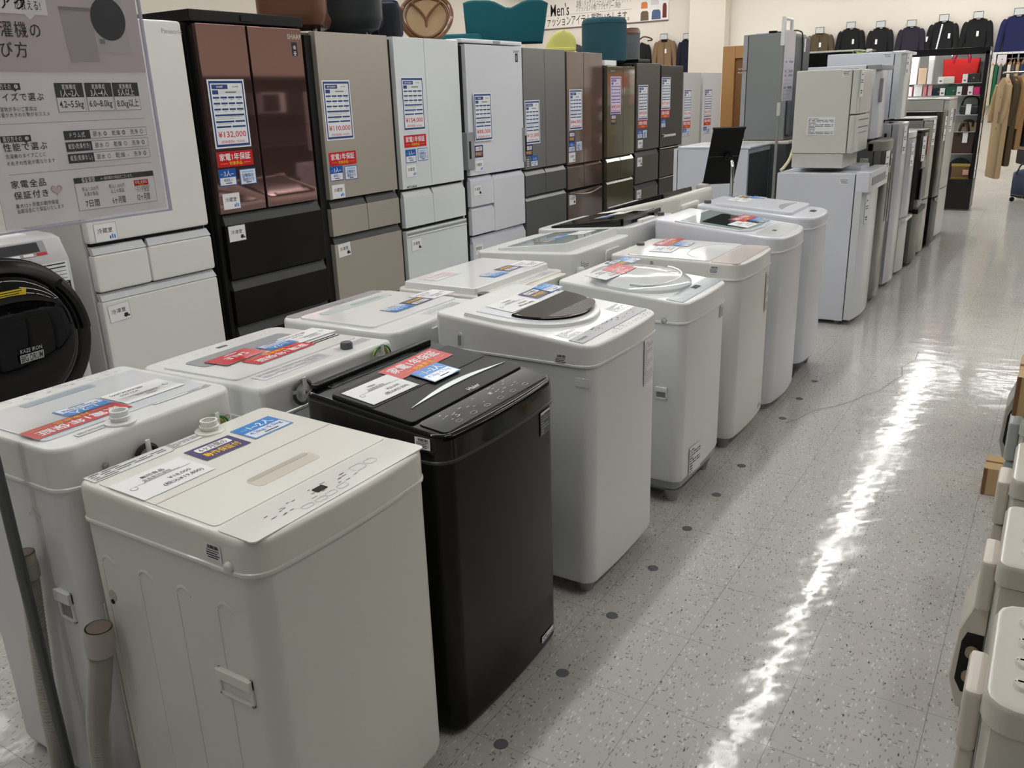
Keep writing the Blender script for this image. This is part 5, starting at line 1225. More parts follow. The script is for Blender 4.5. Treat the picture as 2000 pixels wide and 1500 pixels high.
def hung(label, x, z, w, h, m, trim=None, tagx=0.0, collar=None, lace=False, name='jacket', sign=True):
    t = thing(name, label, 'clothing', (x, FY - .09, z), 0, 'garments hung along the back wall')
    b = MB(); s = w / 2
    p = ccw([(-s * .2, 0), (-s * .52, -h * .05), (-s * .70, -h * .11), (-s * .66, -h * .35), (-s * .64, -h), (s * .64, -h), (s * .66, -h * .35), (s * .70, -h * .11), (s * .52, -h * .05), (s * .2, 0), (s * .1, -h * .045), (-s * .1, -h * .045)]); q = inset_poly(p, .018)
    b.loft([[(x, .05, c) for x, c in q], [(x, .03, c) for x, c in p], [(x, -.03, c) for x, c in p], [(x, -.05, c) for x, c in q]], m); b.build('garment', t, 45)
    for sx in (-1, 1):
        b = MB(); b.tube(hose_path([(sx * s * .60, 0, -h * .10), (sx * s * .74, -.004, -h * .22), (sx * s * .84, -.01, -h * .45), (sx * s * .92, -.02, -h * .70), (sx * s * .95, -.02, -h * .92)], 12), [.052, .066, .068, .066, .064, .062, .060, .058, .056, .054, .052, .050, .046], m, 10); b.build('sleeve', t, 60)
    g = MB(); g.tube(hose_path([(0, .0, -.01), (0, .0, .05), (.015, .01, .08), (0, .04, .09), (0, .085, .085)], 12), .004, CHROME, 6); g.tube([(-w * .3, 0, -.04), (0, 0, .0), (w * .3, 0, -.04)], .008, OAK, 6); g.build('hanger', t)
    if collar:
        b = MB(); b.box(-w * .13, w * .13, -.062, -.02, -.07, .03, collar, .015); b.build('collar', t)
    if sign:
        b = MB(); b.box(-.085, .085, -.085, -.078, -.02, .105, INK, .001); b.box(-.076, .076, -.0865, -.0845, -.01, .095, mat('pale sign sheet', rgb(196, 200, 200), .4)); b.build('price_sign', t)
    b = MB(); b.box(tagx - .02, tagx + .02, -.064, -.0615, -h * .42, -h * .42 + .09, PAPER); b.build('paper_tag', t)
    if trim:
        b = MB(); b.box(-.012, .012, -.056, -.05, -h * .98, -.06, trim, .001); b.build('front_placket', t)
    if lace:
        b = MB()
        for k in range(22): b.lathe([(.016, 0), (.016, -.006)], (-.02 - .004 * k, -.052, -.08 - .03 * k), PAPER, 'y', 8)
        b.build('lace_trim', t)
TAN = fabric('tan cotton', rgb(128, 104, 78)); BLKF = fabric('black wool', rgb(20, 20, 22)); NAVF = fabric('dark navy wool', rgb(22, 24, 44)); OLVF = fabric('olive brown check', rgb(86, 74, 54)); PLUM = fabric('plum black knit', rgb(42, 38, 52)); NAVB = fabric('navy knit', rgb(28, 32, 76)); GRYF = fabric('slate fleece', rgb(62, 68, 74))
hung('slate fleece jacket on the back wall, half hidden by the lime yellow chair', -9.22, 2.78, .62, .75, GRYF, sign=False)
hung('black jacket on the back wall peeking out beside the grey bin', -7.52, 2.72, .56, .72, BLKF, tagx=-.1, sign=False)
hung('tan jacket with a dark collar on the back wall under the banner', -6.90, 2.76, .54, .72, TAN, collar=BLKF, trim=mat('tan placket', rgb(104, 84, 62), .9), tagx=.04)
hung('dark navy jacket on the back wall next to the beige pillar', -6.36, 2.74, .46, .80, NAVF, tagx=.06)
hung('olive brown checked shirt jacket on the back wall', -3.52, 2.68, .56, .66, OLVF, collar=OLVF, trim=mat('olive placket', rgb(68, 58, 42), .9), tagx=.02)
hung('black pullover on the back wall between olive jacket and zip jacket', -2.92, 2.74, .54, .74, BLKF, tagx=.06)
hung('black zip jacket on the back wall left of the plum top', -2.36, 2.72, .48, .76, fabric('black jersey', rgb(24, 24, 26)), tagx=-.06)
hung('plum black sweater on the back wall with a wide neckline', -1.80, 2.70, .50, .72, PLUM, name='sweater', tagx=.3)
hung('black cardigan with a white dotted trim on the back wall', -1.24, 2.76, .56, .78, BLKF, lace=True, tagx=.12, name='cardigan')
hung('black pullover with white chest tag on the back wall above the handbag cabinet', -.66, 2.77, .54, .78, fabric('black cotton', rgb(18, 18, 20)), tagx=.02)
hung('bright navy sweater on the back wall at the right edge', .0, 2.78, .60, .82, NAVB, name='sweater', tagx=.35)
t = thing('wall_shelf', 'long white shelf board along the back wall under the garments', 'shelf', (-1.3, FY - .22, 2.10))
b = MB(); b.box(-1.3, 3.0, -.18, .2, 0, .035, mat('white shelf board', rgb(226, 226, 224), .4), .003); b.build('board', t)
b = MB(); b.tube([(-1.3, -.05, -.08), (3.0, -.05, -.08)], .014, CHROME, 8); b.build('rail', t)
for x in (-1.2, .2, 1.4, 2.8):
    b = MB(); b.box(x - .012, x + .012, -.16, .2, -.12, -.001, GREYP, .002); b.build('bracket', t)
rnd = random.Random(4)
for k, (c, nm) in enumerate((((30, 30, 34), 'black'), ((60, 62, 70), 'grey'), ((40, 70, 120), 'blue'), ((200, 190, 170), 'beige'), ((24, 96, 60), 'green'), ((110, 104, 98), 'taupe'), ((36, 36, 40), 'dark'), ((216, 206, 186), 'cream'), ((70, 70, 66), 'olive grey'), ((170, 150, 110), 'sand'), ((40, 52, 88), 'navy'))):
    x = -.50 + .068 * k
    t = thing('shirt', nm + ' shirt on a wooden hanger on the rail under the wall shelf', 'clothing', (x, FY - .27, 1.985), 0, 'shirts on the rail below the wall shelf')
    b = MB(); p = [(.02, 0), (.18, -.05), (.22, -.25), (.19, -.75), (-.19, -.75), (-.22, -.25), (-.18, -.05), (-.02, 0)]; p = ccw(p); q = inset_poly(p, .012)
    b.loft([[(-.028, y, z - .03) for y, z in q], [(-.014, y, z - .03) for y, z in p], [(.014, y, z - .03) for y, z in p], [(.028, y, z - .03) for y, z in q]], fabric(nm + ' shirt cloth', rgb(*c))); b.build('garment', t)
    b = MB(); b.tube([(0, -.17, -.06), (0, 0, .0), (0, .17, -.06)], .012, mat('orange wood', rgb(190, 130, 70), .5), 6); b.tube([(0, 0, 0), (0, 0, .03)], .004, CHROME, 6); b.build('hanger', t)
for k, (x, z) in enumerate(((-.33, 2.08), (-.16, 2.05), (.0, 1.74), (.10, 1.72), (.2, 1.71))):
    t = thing('price_sign', 'white paper sign ' + ('taped under the end of the wall shelf', 'hung beside another sign under the wall shelf', 'hung before the shirts, first of three', 'hung before the shirts, middle of three', 'hung before the shirts, last of three')[k], 'sign', (x, FY - .41, z), 0, 'paper signs by the wall shelf')
    b = MB(); b.box(-.075 if k < 2 else -.045, .075 if k < 2 else .045, 0, .004, -.16, .04, mat('lilac white sign', rgb(212, 206, 210), .5)); b.build('sheet', t)
    b = MB(); b.tube([(0, .006, .03), (0, .006, 2.13 - z)], .003, INKL, 6); b.build('cord', t)
    b = MB(); b.box(-.004, .02, -.002, -.0005, -.05, -.03, INKG); b.box(-.03, .03, -.002, -.0005, -.09, -.084, INKL); b.build('print', t)

# ------------------------------------------------------------------ handbag cabinet
cab = thing('display_cabinet', 'black framed glass cabinet with handbags and wallets, lit from inside', 'cabinet', (-.90, 13.1, 0))
CW, CD, CH = .98, .44, 2.06
b = MB(); b.box(0, CW, 0, CD, .02, .41, mat('black laminate', rgb(20, 20, 20), .3), .003); b.build('base', cab)
b = MB(); b.box(0, CW, CD - .02, CD, .41, CH - .05, mat('grey backing board', rgb(206, 210, 208), .4)); b.build('back_panel', cab)
for x0, y0 in ((0, 0), (CW - .045, 0), (0, CD - .065), (CW - .045, CD - .065)):
    b = MB(); b.box(x0, x0 + .045, y0, y0 + .045, .41, CH - .05, BLACKM, .003); b.build('post', cab)
b = MB(); b.box(0, CW, 0, CD, CH - .05, CH, BLACKM, .003); b.box(0, CW, 0, .02, CH - .085, CH - .049, BLACKM, .002); b.build('top_frame', cab)
b = MB(); b.box(CW - .012, CW - .004, .0455, CD - .0655, .411, CH - .051, mat('black side glass', rgb(14, 14, 15), .08, coat=.5)); b.build('side_panel', cab)
b = MB()
for k in range(7): b.lathe([(.012, 0), (.012, .006)], (CW - .004, .30, .5 + .23 * k), CHROME, 'x', 10)
b.build('side_studs', cab)
SH = (.74, 1.02, 1.235, 1.478, 1.63)
for z in SH:
    b = MB(); b.box(.046, CW - .046, .05, CD - .025, z - .008, z, mat('glass shelf', rgb(205, 216, 212), .05, alpha=.55, coat=.5)); b.build('shelf', cab)
b = MB(); b.box(.05, CW - .05, .06, .08, CH - .066, CH - .0505, mat('cabinet strip lamp', (1, .98, .95, 1), .5, emit=10.0)); b.build('lamp_strip', cab)
b = MB(); b.box(.05, .062, .065, .08, .45, CH - .07, mat('cabinet strip lamp', (1, .98, .95, 1), .5, emit=10.0)); b.build('lamp_strip', cab)
b = MB(); b.box(.5, .512, CD - .035, CD - .0205, .42, CH - .06, CHROME); b.build('rail', cab)
CY = 13.1
def item(name, label, cat, x, z, group='handbags and wallets in the lit cabinet'): return thing(name, label, cat, (x, CY + .10, z + .0005), 0, group)
def wallet(label, x, z, w, h, m, d=.09, tag=None, name='wallet', y=0.0, clasp=None):
    t = item(name, label, 'wallet', x, z); t.location.y += y
    b = MB(); b.box(0, w, 0, d, 0, h, m, .012); b.build('body', t)
    b = MB(); b.box(.004, w - .004, -.004, .004, h * .42, h - .006, m, .004); b.build('flap', t)
    if clasp: b = MB(); b.lathe([(.012, 0), (.012, -.004)], (w * .5, -.003, h * .5), clasp, 'y', 12); b.build('clasp', t)
    if tag is not None: b = MB(); b.box(tag, tag + .06, -.014, -.010, .0, h * .95, PAPER); b.box(tag + .015, tag + .045, -.0148, -.0142, .02, .04, INKG); b.build('paper_tag', t)
def tote(label, x, z, w, h, m, hm, d=.12, hh=.12, tag=None, y=0.0, hw=.2):
    t = item('handbag', label, 'handbag', x, z); t.location.y += y
    b = MB(); b.loft([[(p.x, p.y, 0) for p in rrect(.02, w - .02, 0, d, .02, 3)], [(p.x, p.y, h) for p in rrect(0, w, .02, d - .02, .02, 3)]], m); b.build('body', t)
    for yy in (.02, d - .03):
        b = MB(); b.tube(hose_path([(w * (.5 - hw), yy, h - .05), (w * (.5 - hw), yy, h + .01), (w * (.5 - hw * .6), yy, h + hh * .85), (w * .5, yy, h + hh), (w * (.5 + hw * .6), yy, h + hh * .85), (w * (.5 + hw), yy, h + .01), (w * (.5 + hw), yy, h - .05)], 20), .016, hm, 8); b.build('handle', t)
    if tag: b = MB(); b.box(w * .5, w * .5 + .06, -.012, -.008, h * .5, h * .5 + .13, PAPER); b.build('paper_tag', t)
REDB = mat('red leather', rgb(206, 24, 22), .4); MAGB = mat('magenta leather', rgb(168, 26, 70), .3)
tote('red tote bag with magenta handles on the top shelf of the lit cabinet', -.47, 1.63, .44, .30, REDB, MAGB, tag=None, y=.08)
wallet('cream wallet with a paper tag in front of the red tote bag', -.50, 1.63, .20, .085, mat('cream leather', rgb(226, 222, 208), .4), tag=.01, d=.05)
wallet('black clutch with a gold ring beside the red tote bag', -.155, 1.63, .16, .115, BLKL, tag=-.05, d=.05, clasp=BRASS, name='clutch')
wallet('navy wallet with a gold bow on the second cabinet shelf', -.545, 1.478, .15, .10, mat('navy leather', rgb(22, 40, 62), .4), tag=.09, clasp=BRASS)
wallet('green wallet with a gold emblem on the second cabinet shelf', -.39, 1.478, .19, .115, mat('green leather', rgb(38, 92, 76), .4), tag=.135, clasp=BRASS)
wallet('burgundy wallet between green and pink ones in the cabinet', -.195, 1.478, .125, .115, mat('burgundy leather', rgb(58, 24, 34), .4), tag=.07)
wallet('bright pink wallet at the right end of the second cabinet shelf', -.065, 1.478, .085, .10, mat('pink leather', rgb(236, 60, 138), .4))
t = item('handbag', 'shiny black chain bag on the middle shelf of the lit cabinet', 'handbag', -.20, 1.235)
b = MB(); b.box(0, .24, 0, .12, 0, .12, BLKL, .03, 4); b.build('body', t); b = MB(); b.tube(hose_path([(.02, .03, .11), (.05, .03, .2), (.12, .03, .22), (.2, .03, .2), (.22, .03, .11)], 24), .012, BLACKG, 8); b.build('strap', t); b = MB(); b.box(.08, .14, -.012, -.008, .0, .13, PAPER); b.build('paper_tag', t)
tote('brown leather handbag with a white tag on the lower cabinet shelf', -.27, .74, .31, .27, mat('brown box leather', rgb(64, 42, 36), .35, coat=.2), mat('brown box leather', rgb(64, 42, 36), .35, coat=.2), tag=True, hw=.17)
tote('beige bag standing behind the brown handbag in the cabinet', -.22, .74, .27, .38, mat('beige leather', rgb(222, 196, 160), .5), mat('brown strap', rgb(80, 56, 44), .5), y=.17, hh=.03, d=.07)
t = item('handbag', 'black half-round bag on the cabinet floor', 'handbag', -.30, .41); t.location.y += .13
b = MB(); b.loft([[(.17 + .17 * math.cos(a), 0, .02 + .24 * math.sin(a)) for a in [PI * k / 16 for k in range(17)]], [(.17 + .17 * math.cos(a), .10, .02 + .24 * math.sin(a)) for a in [PI * k / 16 for k in range(17)]]], BLKL); b.build('body', t)
t = item('handbag', 'gold edged brown bag in front of the black half-round bag', 'handbag', -.20, .41); GOLD = mat('gold trim', rgb(196, 168, 96), .3, metal=.7)
b = MB(); b.box(0, .22, .0, .10, 0, .19, mat('bronze glitter leather', rgb(112, 88, 56), .45), .01); b.build('body', t); b = MB(); b.box(-.004, .224, -.005, .01, .16, .195, GOLD, .003); b.box(-.004, .224, -.005, .01, 0, .012, GOLD, .003); b.build('gold_edge', t); b = MB(); b.box(.14, .21, -.012, -.008, .05, .12, mat('red white tag', rgb(226, 170, 160), .5)); b.build('paper_tag', t)
BRW = mat('bright white card', rgb(250, 250, 250), .4)
for k, (x, z, w, h, m_, lab) in enumerate(((-.845, 1.63, .09, .34, BRW, 'tall white box in the upper left corner of the lit cabinet'), (-.74, 1.63, .10, .20, mat('peach leather', rgb(236, 206, 178), .5), 'peach coloured pouch on the top cabinet shelf'), (-.63, 1.63, .06, .36, BRW, 'narrow white box beside the red tote bag'), (-.845, 1.478, .05, .12, mat('rose card', rgb(206, 150, 160), .5), 'rose coloured box at the left end of the second cabinet shelf'),
                                           (-.775, 1.478, .10, .145, BRW, 'white box standing on the second cabinet shelf'), (-.665, 1.478, .045, .14, mat('pink white card', rgb(238, 150, 162), .5), 'pink box on the second cabinet shelf next to the white box'), (-.60, 1.478, .045, .14, mat('pale pink card', rgb(244, 186, 192), .5), 'pale pink box next to the navy wallet'))):
    t = item('gift_box', lab, 'box', x, z); b = MB(); b.box(0, w, 0, .10, 0, h, m_, .004); b.build('body', t); b = MB(); b.box(-.002, w + .002, -.002, .102, h * .8, h + .002, m_, .003); b.build('lid', t)

# ------------------------------------------------------------------ clothes racks beyond the cabinet
BEI = fabric('beige cotton coat', rgb(186, 160, 124)); OLD = fabric('dark olive coat', rgb(78, 66, 44)); TNC = fabric('tan coat cloth', rgb(160, 124, 84)); OAT = fabric('oatmeal coat', rgb(206, 190, 162)); BLC = fabric('black coat', rgb(22, 22, 24)); GRC = fabric('grey olive coat', rgb(104, 104, 92)); DEN = fabric('denim', rgb(70, 78, 100))
def rack(lab, x, y, L, z, rz, up):
    t = thing('clothes_rack', lab, 'clothes rack', (x, y, 0), rz)
    b = MB(); b.tube([(0, -.05, z), (0, L, z)], .014, CHROME, 10); b.build('rail', t)
    for yy in (up, L):
        b = MB(); b.tube([(0, yy, .06), (0, yy, z)], .016, BLACKM, 10); b.build('upright', t)
        b = MB(); b.tube([(-.25, yy, .085), (.25, yy, .085)], .016, BLACKM, 10); b.build('foot_bar', t)
        for xx in (-.23, .23):
            b = MB(); b.lathe([(.032, -.012), (.032, .012)], (xx, yy, .033), BLACKM, 'x', 16); b.build('caster', t)
RZ = -.80
rack('black rolling clothes rack beside the handbag cabinet', .26, 13.75, 1.5, 1.74, RZ, .58)
rack('black rolling clothes rack farther back by the wall', .44, 15.7, 1.6, 1.70, RZ, .62)
def coat(lab, rx, ry, d, z, w, h, m, sl=.55, name='coat', group='coats on the rolling racks'):
    t = thing(name, lab, 'clothing', (rx - d * math.sin(RZ), ry + d * math.cos(RZ), z), RZ - .42, group)
    b = MB(); s = w / 2
    p = ccw([(-s * .2, 0), (-s * .85, -.09), (-s, -.3), (-s * .9, -h), (s * .9, -h), (s, -.3), (s * .85, -.09), (s * .2, 0), (0, -.05)]); q = inset_poly(p, .02)
    b.loft([[(a, .042, c) for a, c in q], [(a, .026, c) for a, c in p], [(a, -.026, c) for a, c in p], [(a, -.042, c) for a, c in q]], m); b.build('body', t, 45)
    for sx in (-1, 1):
        b = MB(); b.tube(hose_path([(sx * s * .82, -.01, -.10), (sx * s * .98, -.03, -.3), (sx * s * .94, -.05, -.5), (sx * s * .86, -.055, -sl - .12)], 10), [.052] * 4 + [.048] * 4 + [.044] * 3, m, 10); b.build('sleeve', t, 60)
    b = MB(); b.tube(hose_path([(0, 0, -.03), (0, 0, .02), (0, .0, .04)], 6), .004, CHROME, 6); b.tube([(-s * .7, 0, -.055), (0, 0, -.015), (s * .7, 0, -.055)], .010, OAK, 6); b.build('hanger', t)
    for zz in (-.25, -.45, -.65):
        if -zz < h - .1: b = MB(); b.lathe([(.012, 0), (.012, -.004)], (.03, -.042, zz), INKG, 'y', 8); b.build('button', t)
for a in ((.0, 1.68, .44, 1.30, BEI, .45, 'long beige coat first on the rolling rack beside the cabinet'), (.12, 1.69, .44, 1.15, OLD, .5, 'dark olive coat behind the long beige coat'), (.24, 1.70, .46, .95, TNC, .55, 'tan coat on the rolling rack behind the dark olive coat'),
          (.36, 1.69, .46, .90, BLC, .5, 'black coat on the rolling rack between tan and oatmeal coats'), (.48, 1.68, .48, .95, OAT, .5, 'oatmeal coat near the far end of the first rolling rack'), (.72, 1.68, .48, .9, GRC, .5, 'grey olive coat last on the first rolling rack')):
    coat(a[6], .26, 13.75, *a[:6])
for a in ((.0, 1.65, .5, .80, OAT, .5, 'light oatmeal jacket first on the farther rolling rack'), (.14, 1.65, .5, 1.25, BLC, .5, 'long black coat on the farther rolling rack'), (.28, 1.65, .5, .9, GRC, .5, 'grey jacket on the farther rolling rack behind the black coat'), (.42, 1.65, .5, 1.2, fabric('charcoal coat', rgb(40, 40, 46)), .5, 'charcoal coat on the farther rolling rack beside the rust red dress'), (.80, 1.65, .5, 1.2, fabric('rust red cloth', rgb(150, 70, 40)), .5, 'rust red dress at the end of the farther rolling rack')):
    coat(a[6], .44, 15.7, *a[:6])
t = thing('duffel_bag', 'grey blue denim bag on the floor under the coats of the rolling rack', 'bag', (.62, 14.62, 0))
b = MB(); b.loft([[(-.14 + .28 * k / 6, .16 * math.cos(a) * (.6 + .4 * math.sin(PI * (k + .5) / 7)), .22 + .21 * math.sin(a) * (.7 + .3 * math.sin(PI * (k + .5) / 7))) for a in [2 * PI * j / 16 for j in range(16)]] for k in range(7)], DEN); b.build('body', t, 60)
b = MB(); b.tube(hose_path([(-.1, -.1, .36), (-.05, -.14, .50), (.05, -.14, .50), (.1, -.1, .36)], 14), .012, BLKL, 6); b.build('strap', t)

# ------------------------------------------------------------------ signs on stands
sg = thing('sign_stand', 'washing machine selection guide in a clear sleeve on a grey pole, upper left', 'sign', (-.80, .843, 0))
b = MB(); b.lathe([(.0125, .02), (.0125, 2.05)], (0, 0, 0), mat('grey steel pole', rgb(96, 100, 98), .35, metal=.5), seg=14); b.build('pole', sg)
b = MB(); b.box(-.10, .05, -.16, .03, 0, .02, GREYD, .004); b.build('base', sg)
b = MB(); b.tube([(0, 0, 2.045), (0, .54, 2.045)], .008, GREYP, 8); b.build('arm', sg)
SY = -.843
def LY(y): return y + SY
b = MB(); b.box(-.004, -.0025, LY(.955), LY(1.381), 1.412, 2.03, mat('clear sleeve', rgb(240, 240, 250), .05, alpha=.22, coat=.6), 0)
b.box(-.005, .0026, LY(1.377), LY(1.3815), 1.411, 2.03, mat('sleeve edge', rgb(206, 204, 226), .15, alpha=.7), 0); b.box(-.005, .0026, LY(.955), LY(1.381), 1.4085, 1.4125, mat('sleeve edge', rgb(206, 204, 226), .15, alpha=.7), 0); b.build('sleeve', sg)
SP = mat('sign paper', rgb(246, 241, 245), .4); SHD = mat('sign header print', rgb(206, 194, 199), .4); SDK = mat('sign dark print', rgb(72, 72, 76), .5); STX = mat('sign ink', rgb(64, 58, 66), .5); STG = mat('sign grey ink', rgb(130, 126, 132), .5)
b = MB(); b.box(-.002, .001, LY(.973), LY(1.368), 1.4175, 1.995, SP); b.build('sheet', sg)
b = MB(); b.frame((.0014, SY, 0), (0, 1, 0), (0, 0, 1))
b.rect(.973, 1.730, 1.368, 1.985, 0, SHD)
def T(t, y, z, h, m=STX, al='l', fit=None, bold=.012, n=.0006, res=1): b.text(t, y, z, h, m, n, align=al, fit=fit, bold=bold, res=res, sp=1.22 if len(t) < 16 and not t[0].isdigit() else 1.0)
b.rect(1.0, 1.842, 1.152, 1.885, .0003, SP); b.poly([(1.10, 1.8425), (1.125, 1.8425), (1.112, 1.832)], .0003, SP)
T('アク', 1.055, 1.862, .020, INK, bold=.03); T('が教える!', 1.083, 1.860, .015, fit=.056)
T('洗濯機の', 1.013, 1.812, .024, fit=.116, res=2); T('選び方', 1.003, 1.773, .024, fit=.090, res=2)
# grey photograph of two machines in the header
b.poly([(1.178, 1.862), (1.252, 1.862), (1.255, 1.752), (1.185, 1.750)], .0003, mat('photo pale grey', rgb(176, 168, 172), .4)); b.poly([(1.178, 1.862), (1.252, 1.862), (1.252, 1.855), (1.178, 1.855)], .0005, mat('photo grey', rgb(140, 134, 140), .4))
b.poly([(1.256, 1.90), (1.33, 1.90), (1.338, 1.772), (1.258, 1.770)], .0003, mat('photo light', rgb(196, 190, 192), .4)); b.poly([(1.292 + .043 * math.cos(a), 1.842 + .045 * math.sin(a)) for a in [2 * PI * k / 28 for k in range(28)]], .0005, mat('photo dark door', rgb(62, 64, 70), .4)); b.rect(1.262, 1.790, 1.275, 1.800, .0006, mat('photo grey', rgb(140, 134, 140), .4))
def bub(t, y0, y1, z0, z1, no): b.rect(y0, z0, y1, z1, .0003, SDK); b.poly([(y1 - .016, z0), (y1 - .008, z0), (y1 - .012, z0 - .004)], .0003, SDK); T(t, y0 + .004, (z0 + z1) / 2, .0085, SP, fit=(y1 - y0) * .62); b.poly([(y1 - .009 + .0042 * math.cos(a), (z0 + z1) / 2 + .0042 * math.sin(a)) for a in [2 * PI * k / 12 for k in range(12)]], .0006, SP); T(no, y1 - .0105, (z0 + z1) / 2, .006, SDK, n=.0009)
bub('選び方その', .999, 1.062, 1.695, 1.708, '1'); bub('選び方その', .999, 1.063, 1.592, 1.605, '2')
T('サイズで選ぶ', 1.002, 1.681, .0125, fit=.106); T('洗濯物が多いご家族は', 1.002, 1.657, .0072, fit=.086, bold=.0); T('容量が大きめの物がおススメ', 1.002, 1.646, .0072, fit=.112, bold=.0)
for y0, y1, a, c in ((1.136, 1.201, '1人~2人', '4.2~5.5kg'), (1.206, 1.271, '3人~4人', '6.0~8.0kg'), (1.274, 1.340, '5人以上', '8.0kg以上')):
    b.rect(y0, 1.648, y1, 1.708, .0002, STG); b.rect(y0 + .0008, 1.6488, y1 - .0008, 1.707, .0003, SP); b.rect(y0, 1.678, y1, 1.708, .0005, SDK)
    T('家族構成', (y0 + y1) / 2, 1.700, .008, SP, 'c', fit=.032); T(a, (y0 + y1) / 2, 1.687, .0125, SP, 'c', fit=.042, bold=.02); T(c, (y0 + y1) / 2, 1.662, .014, STX, 'c', fit=.056, bold=.02)
for z in (1.628, 1.527): b.rect(1.0, z, 1.345, z + .0006, .0003, STG)
T('性能で選ぶ', 1.001, 1.582, .0125, fit=.094); T('洗濯機のタイプごとに', 1.002, 1.564, .0072, fit=.086, bold=0); T('それぞれ性能が異なります', 1.002, 1.550, .0072, fit=.104, bold=0)
for z0, z1, a, cs in ((1.590, 1.609, 'ドラム式', '◎◎○'), (1.565, 1.585, '縦型(乾燥付き)', '○○◎'), (1.540, 1.560, '縦型(乾燥なし)', '○-◎')):
    b.rect(1.137, z0, 1.344, z1, .0002, STG); b.rect(1.1378, z0 + .0008, 1.3432, z1 - .0008, .0003, SP); b.rect(1.137, z0, 1.199, z1, .0005, SDK); T(a, 1.168, (z0 + z1) / 2, .009, SP, 'c', fit=.036 if '式' in a else .052)
    for k, t_ in enumerate(('節水', '乾燥', '洗浄')): T(t_ + ' ' + cs[k], 1.206 + .047 * k, (z0 + z1) / 2, .009, STX, fit=.034, bold=0)
T('家電全品', 1.001, 1.507, .0125, fit=.075); T('保証付き', 1.002, 1.484, .0125, fit=.075); T('最大12ヶ月間の動作保証', 1.002, 1.463, .0072, fit=.094, bold=0); T('全額返金にて保証いたします', 1.002, 1.452, .0072, fit=.104, bold=0)
h_ = [(.013 * math.sin(a) ** 3, .0115 * (13 * math.cos(a) - 5 * math.cos(2 * a) - 2 * math.cos(3 * a) - math.cos(4 * a)) / 16) for a in [2 * PI * k / 26 for k in range(26)]]
b.poly([(1.097 + y, 1.488 + z) for y, z in h_], .0003, STG); b.poly([(1.097 + y * .9, 1.488 + z * .9) for y, z in h_], .0005, mat('pale pink print', rgb(226, 198, 204), .5))
b.rect(1.140, 1.436, 1.344, 1.508, .0002, STG); b.rect(1.1408, 1.4368, 1.3432, 1.507, .0003, SP); b.rect(1.140, 1.496, 1.344, 1.508, .0005, SDK)
T('保証期間', 1.158, 1.502, .009, SP, fit=.032); T('※一部対象外の商品がございます。', 1.205, 1.502, .006, SP, fit=.082, bold=0)
for y, a, c, d in ((1.175, '税込1,000円', '未満の製品', '7日間'), (1.242, '税込1,000円', '以上の製品', '6ヶ月間'), (1.308, 'こちらのPOPが', 'ついた商品', '12ヶ月間')):
    T(a, y, 1.482 if y < 1.3 else 1.4725, .0075, STX, 'c', fit=.040, bold=0); T(c, y, 1.471 if y < 1.3 else 1.466, .0075, STX, 'c', fit=.034, bold=0); T(d, y, 1.450, .0125, STX, 'c', fit=.034, bold=.02)
b.rect(1.288, 1.477, 1.326, 1.490, .0005, REDC); T('家電1年保証', 1.307, 1.485, .006, SP, 'c', fit=.032); T('対象商品', 1.307, 1.480, .0035, YELT, 'c', fit=.014)
b.build('print', sg)

# black tilted menu stand, its back to us
ms = thing('menu_stand', 'black tilted board on a bent chrome post behind the last washing machine', 'sign', (-1.089, 6.0, 0))
ME = Vector((math.cos(.734), math.sin(.734), 0)); MT = Vector((-math.sin(.734), math.cos(.734), 0)); MU = Vector((0, 0, math.cos(-.381))) + MT * math.sin(-.381)
BL = Vector((0, 0, 1.019)); MN = ME.cross(MU).normalized()
def q(u_, v_, h_): return tuple(BL + ME * (.226 * u_) + MU * (.409 * v_) + MN * h_)
b = MB(); b.plate([(0, 0), (1, 0), (1, 1), (0, 1)], q, -.006, .006, BLACKM); b.build('board', ms)
b = MB(); b.plate([(0, .496), (1, .496), (1, .504), (0, .504)], q, .0055, .0072, GREYD); b.build('board_seam', ms)
for v_ in (.005, .995):
    b = MB(); b.plate([(-.02, v_ - .015), (1.02, v_ - .015), (1.02, v_ + .015), (-.02, v_ + .015)], q, -.009, .009, DARK); b.build('board_edge', ms)
m0 = Vector(q(.62, .5, .006)); m1 = m0 + MN * .03
b = MB(); b.tube([tuple(m0), tuple(m0 + MN * .02), tuple(m0 + MN * .03)], [.030, .030, .014], BLACKM, 16); b.build('swivel', ms)
b = MB(); p1 = m1 + MN * .03; b.tube(hose_path([tuple(m1 - MN * .005), tuple(p1), (p1.x + .018, p1.y - .02, p1.z - .03), (p1.x + .024, p1.y - .03, p1.z - .12), (p1.x + .024, p1.y - .03, .5), (p1.x + .024, p1.y - .03, .015)], 40), .013, CHROME, 10); b.build('post', ms)
b = MB(); b.lathe([(.15, 0), (.15, .01), (.02, .02)], (p1.x + .024, p1.y - .03, 0), BLACKM, seg=24); b.build('base', ms)
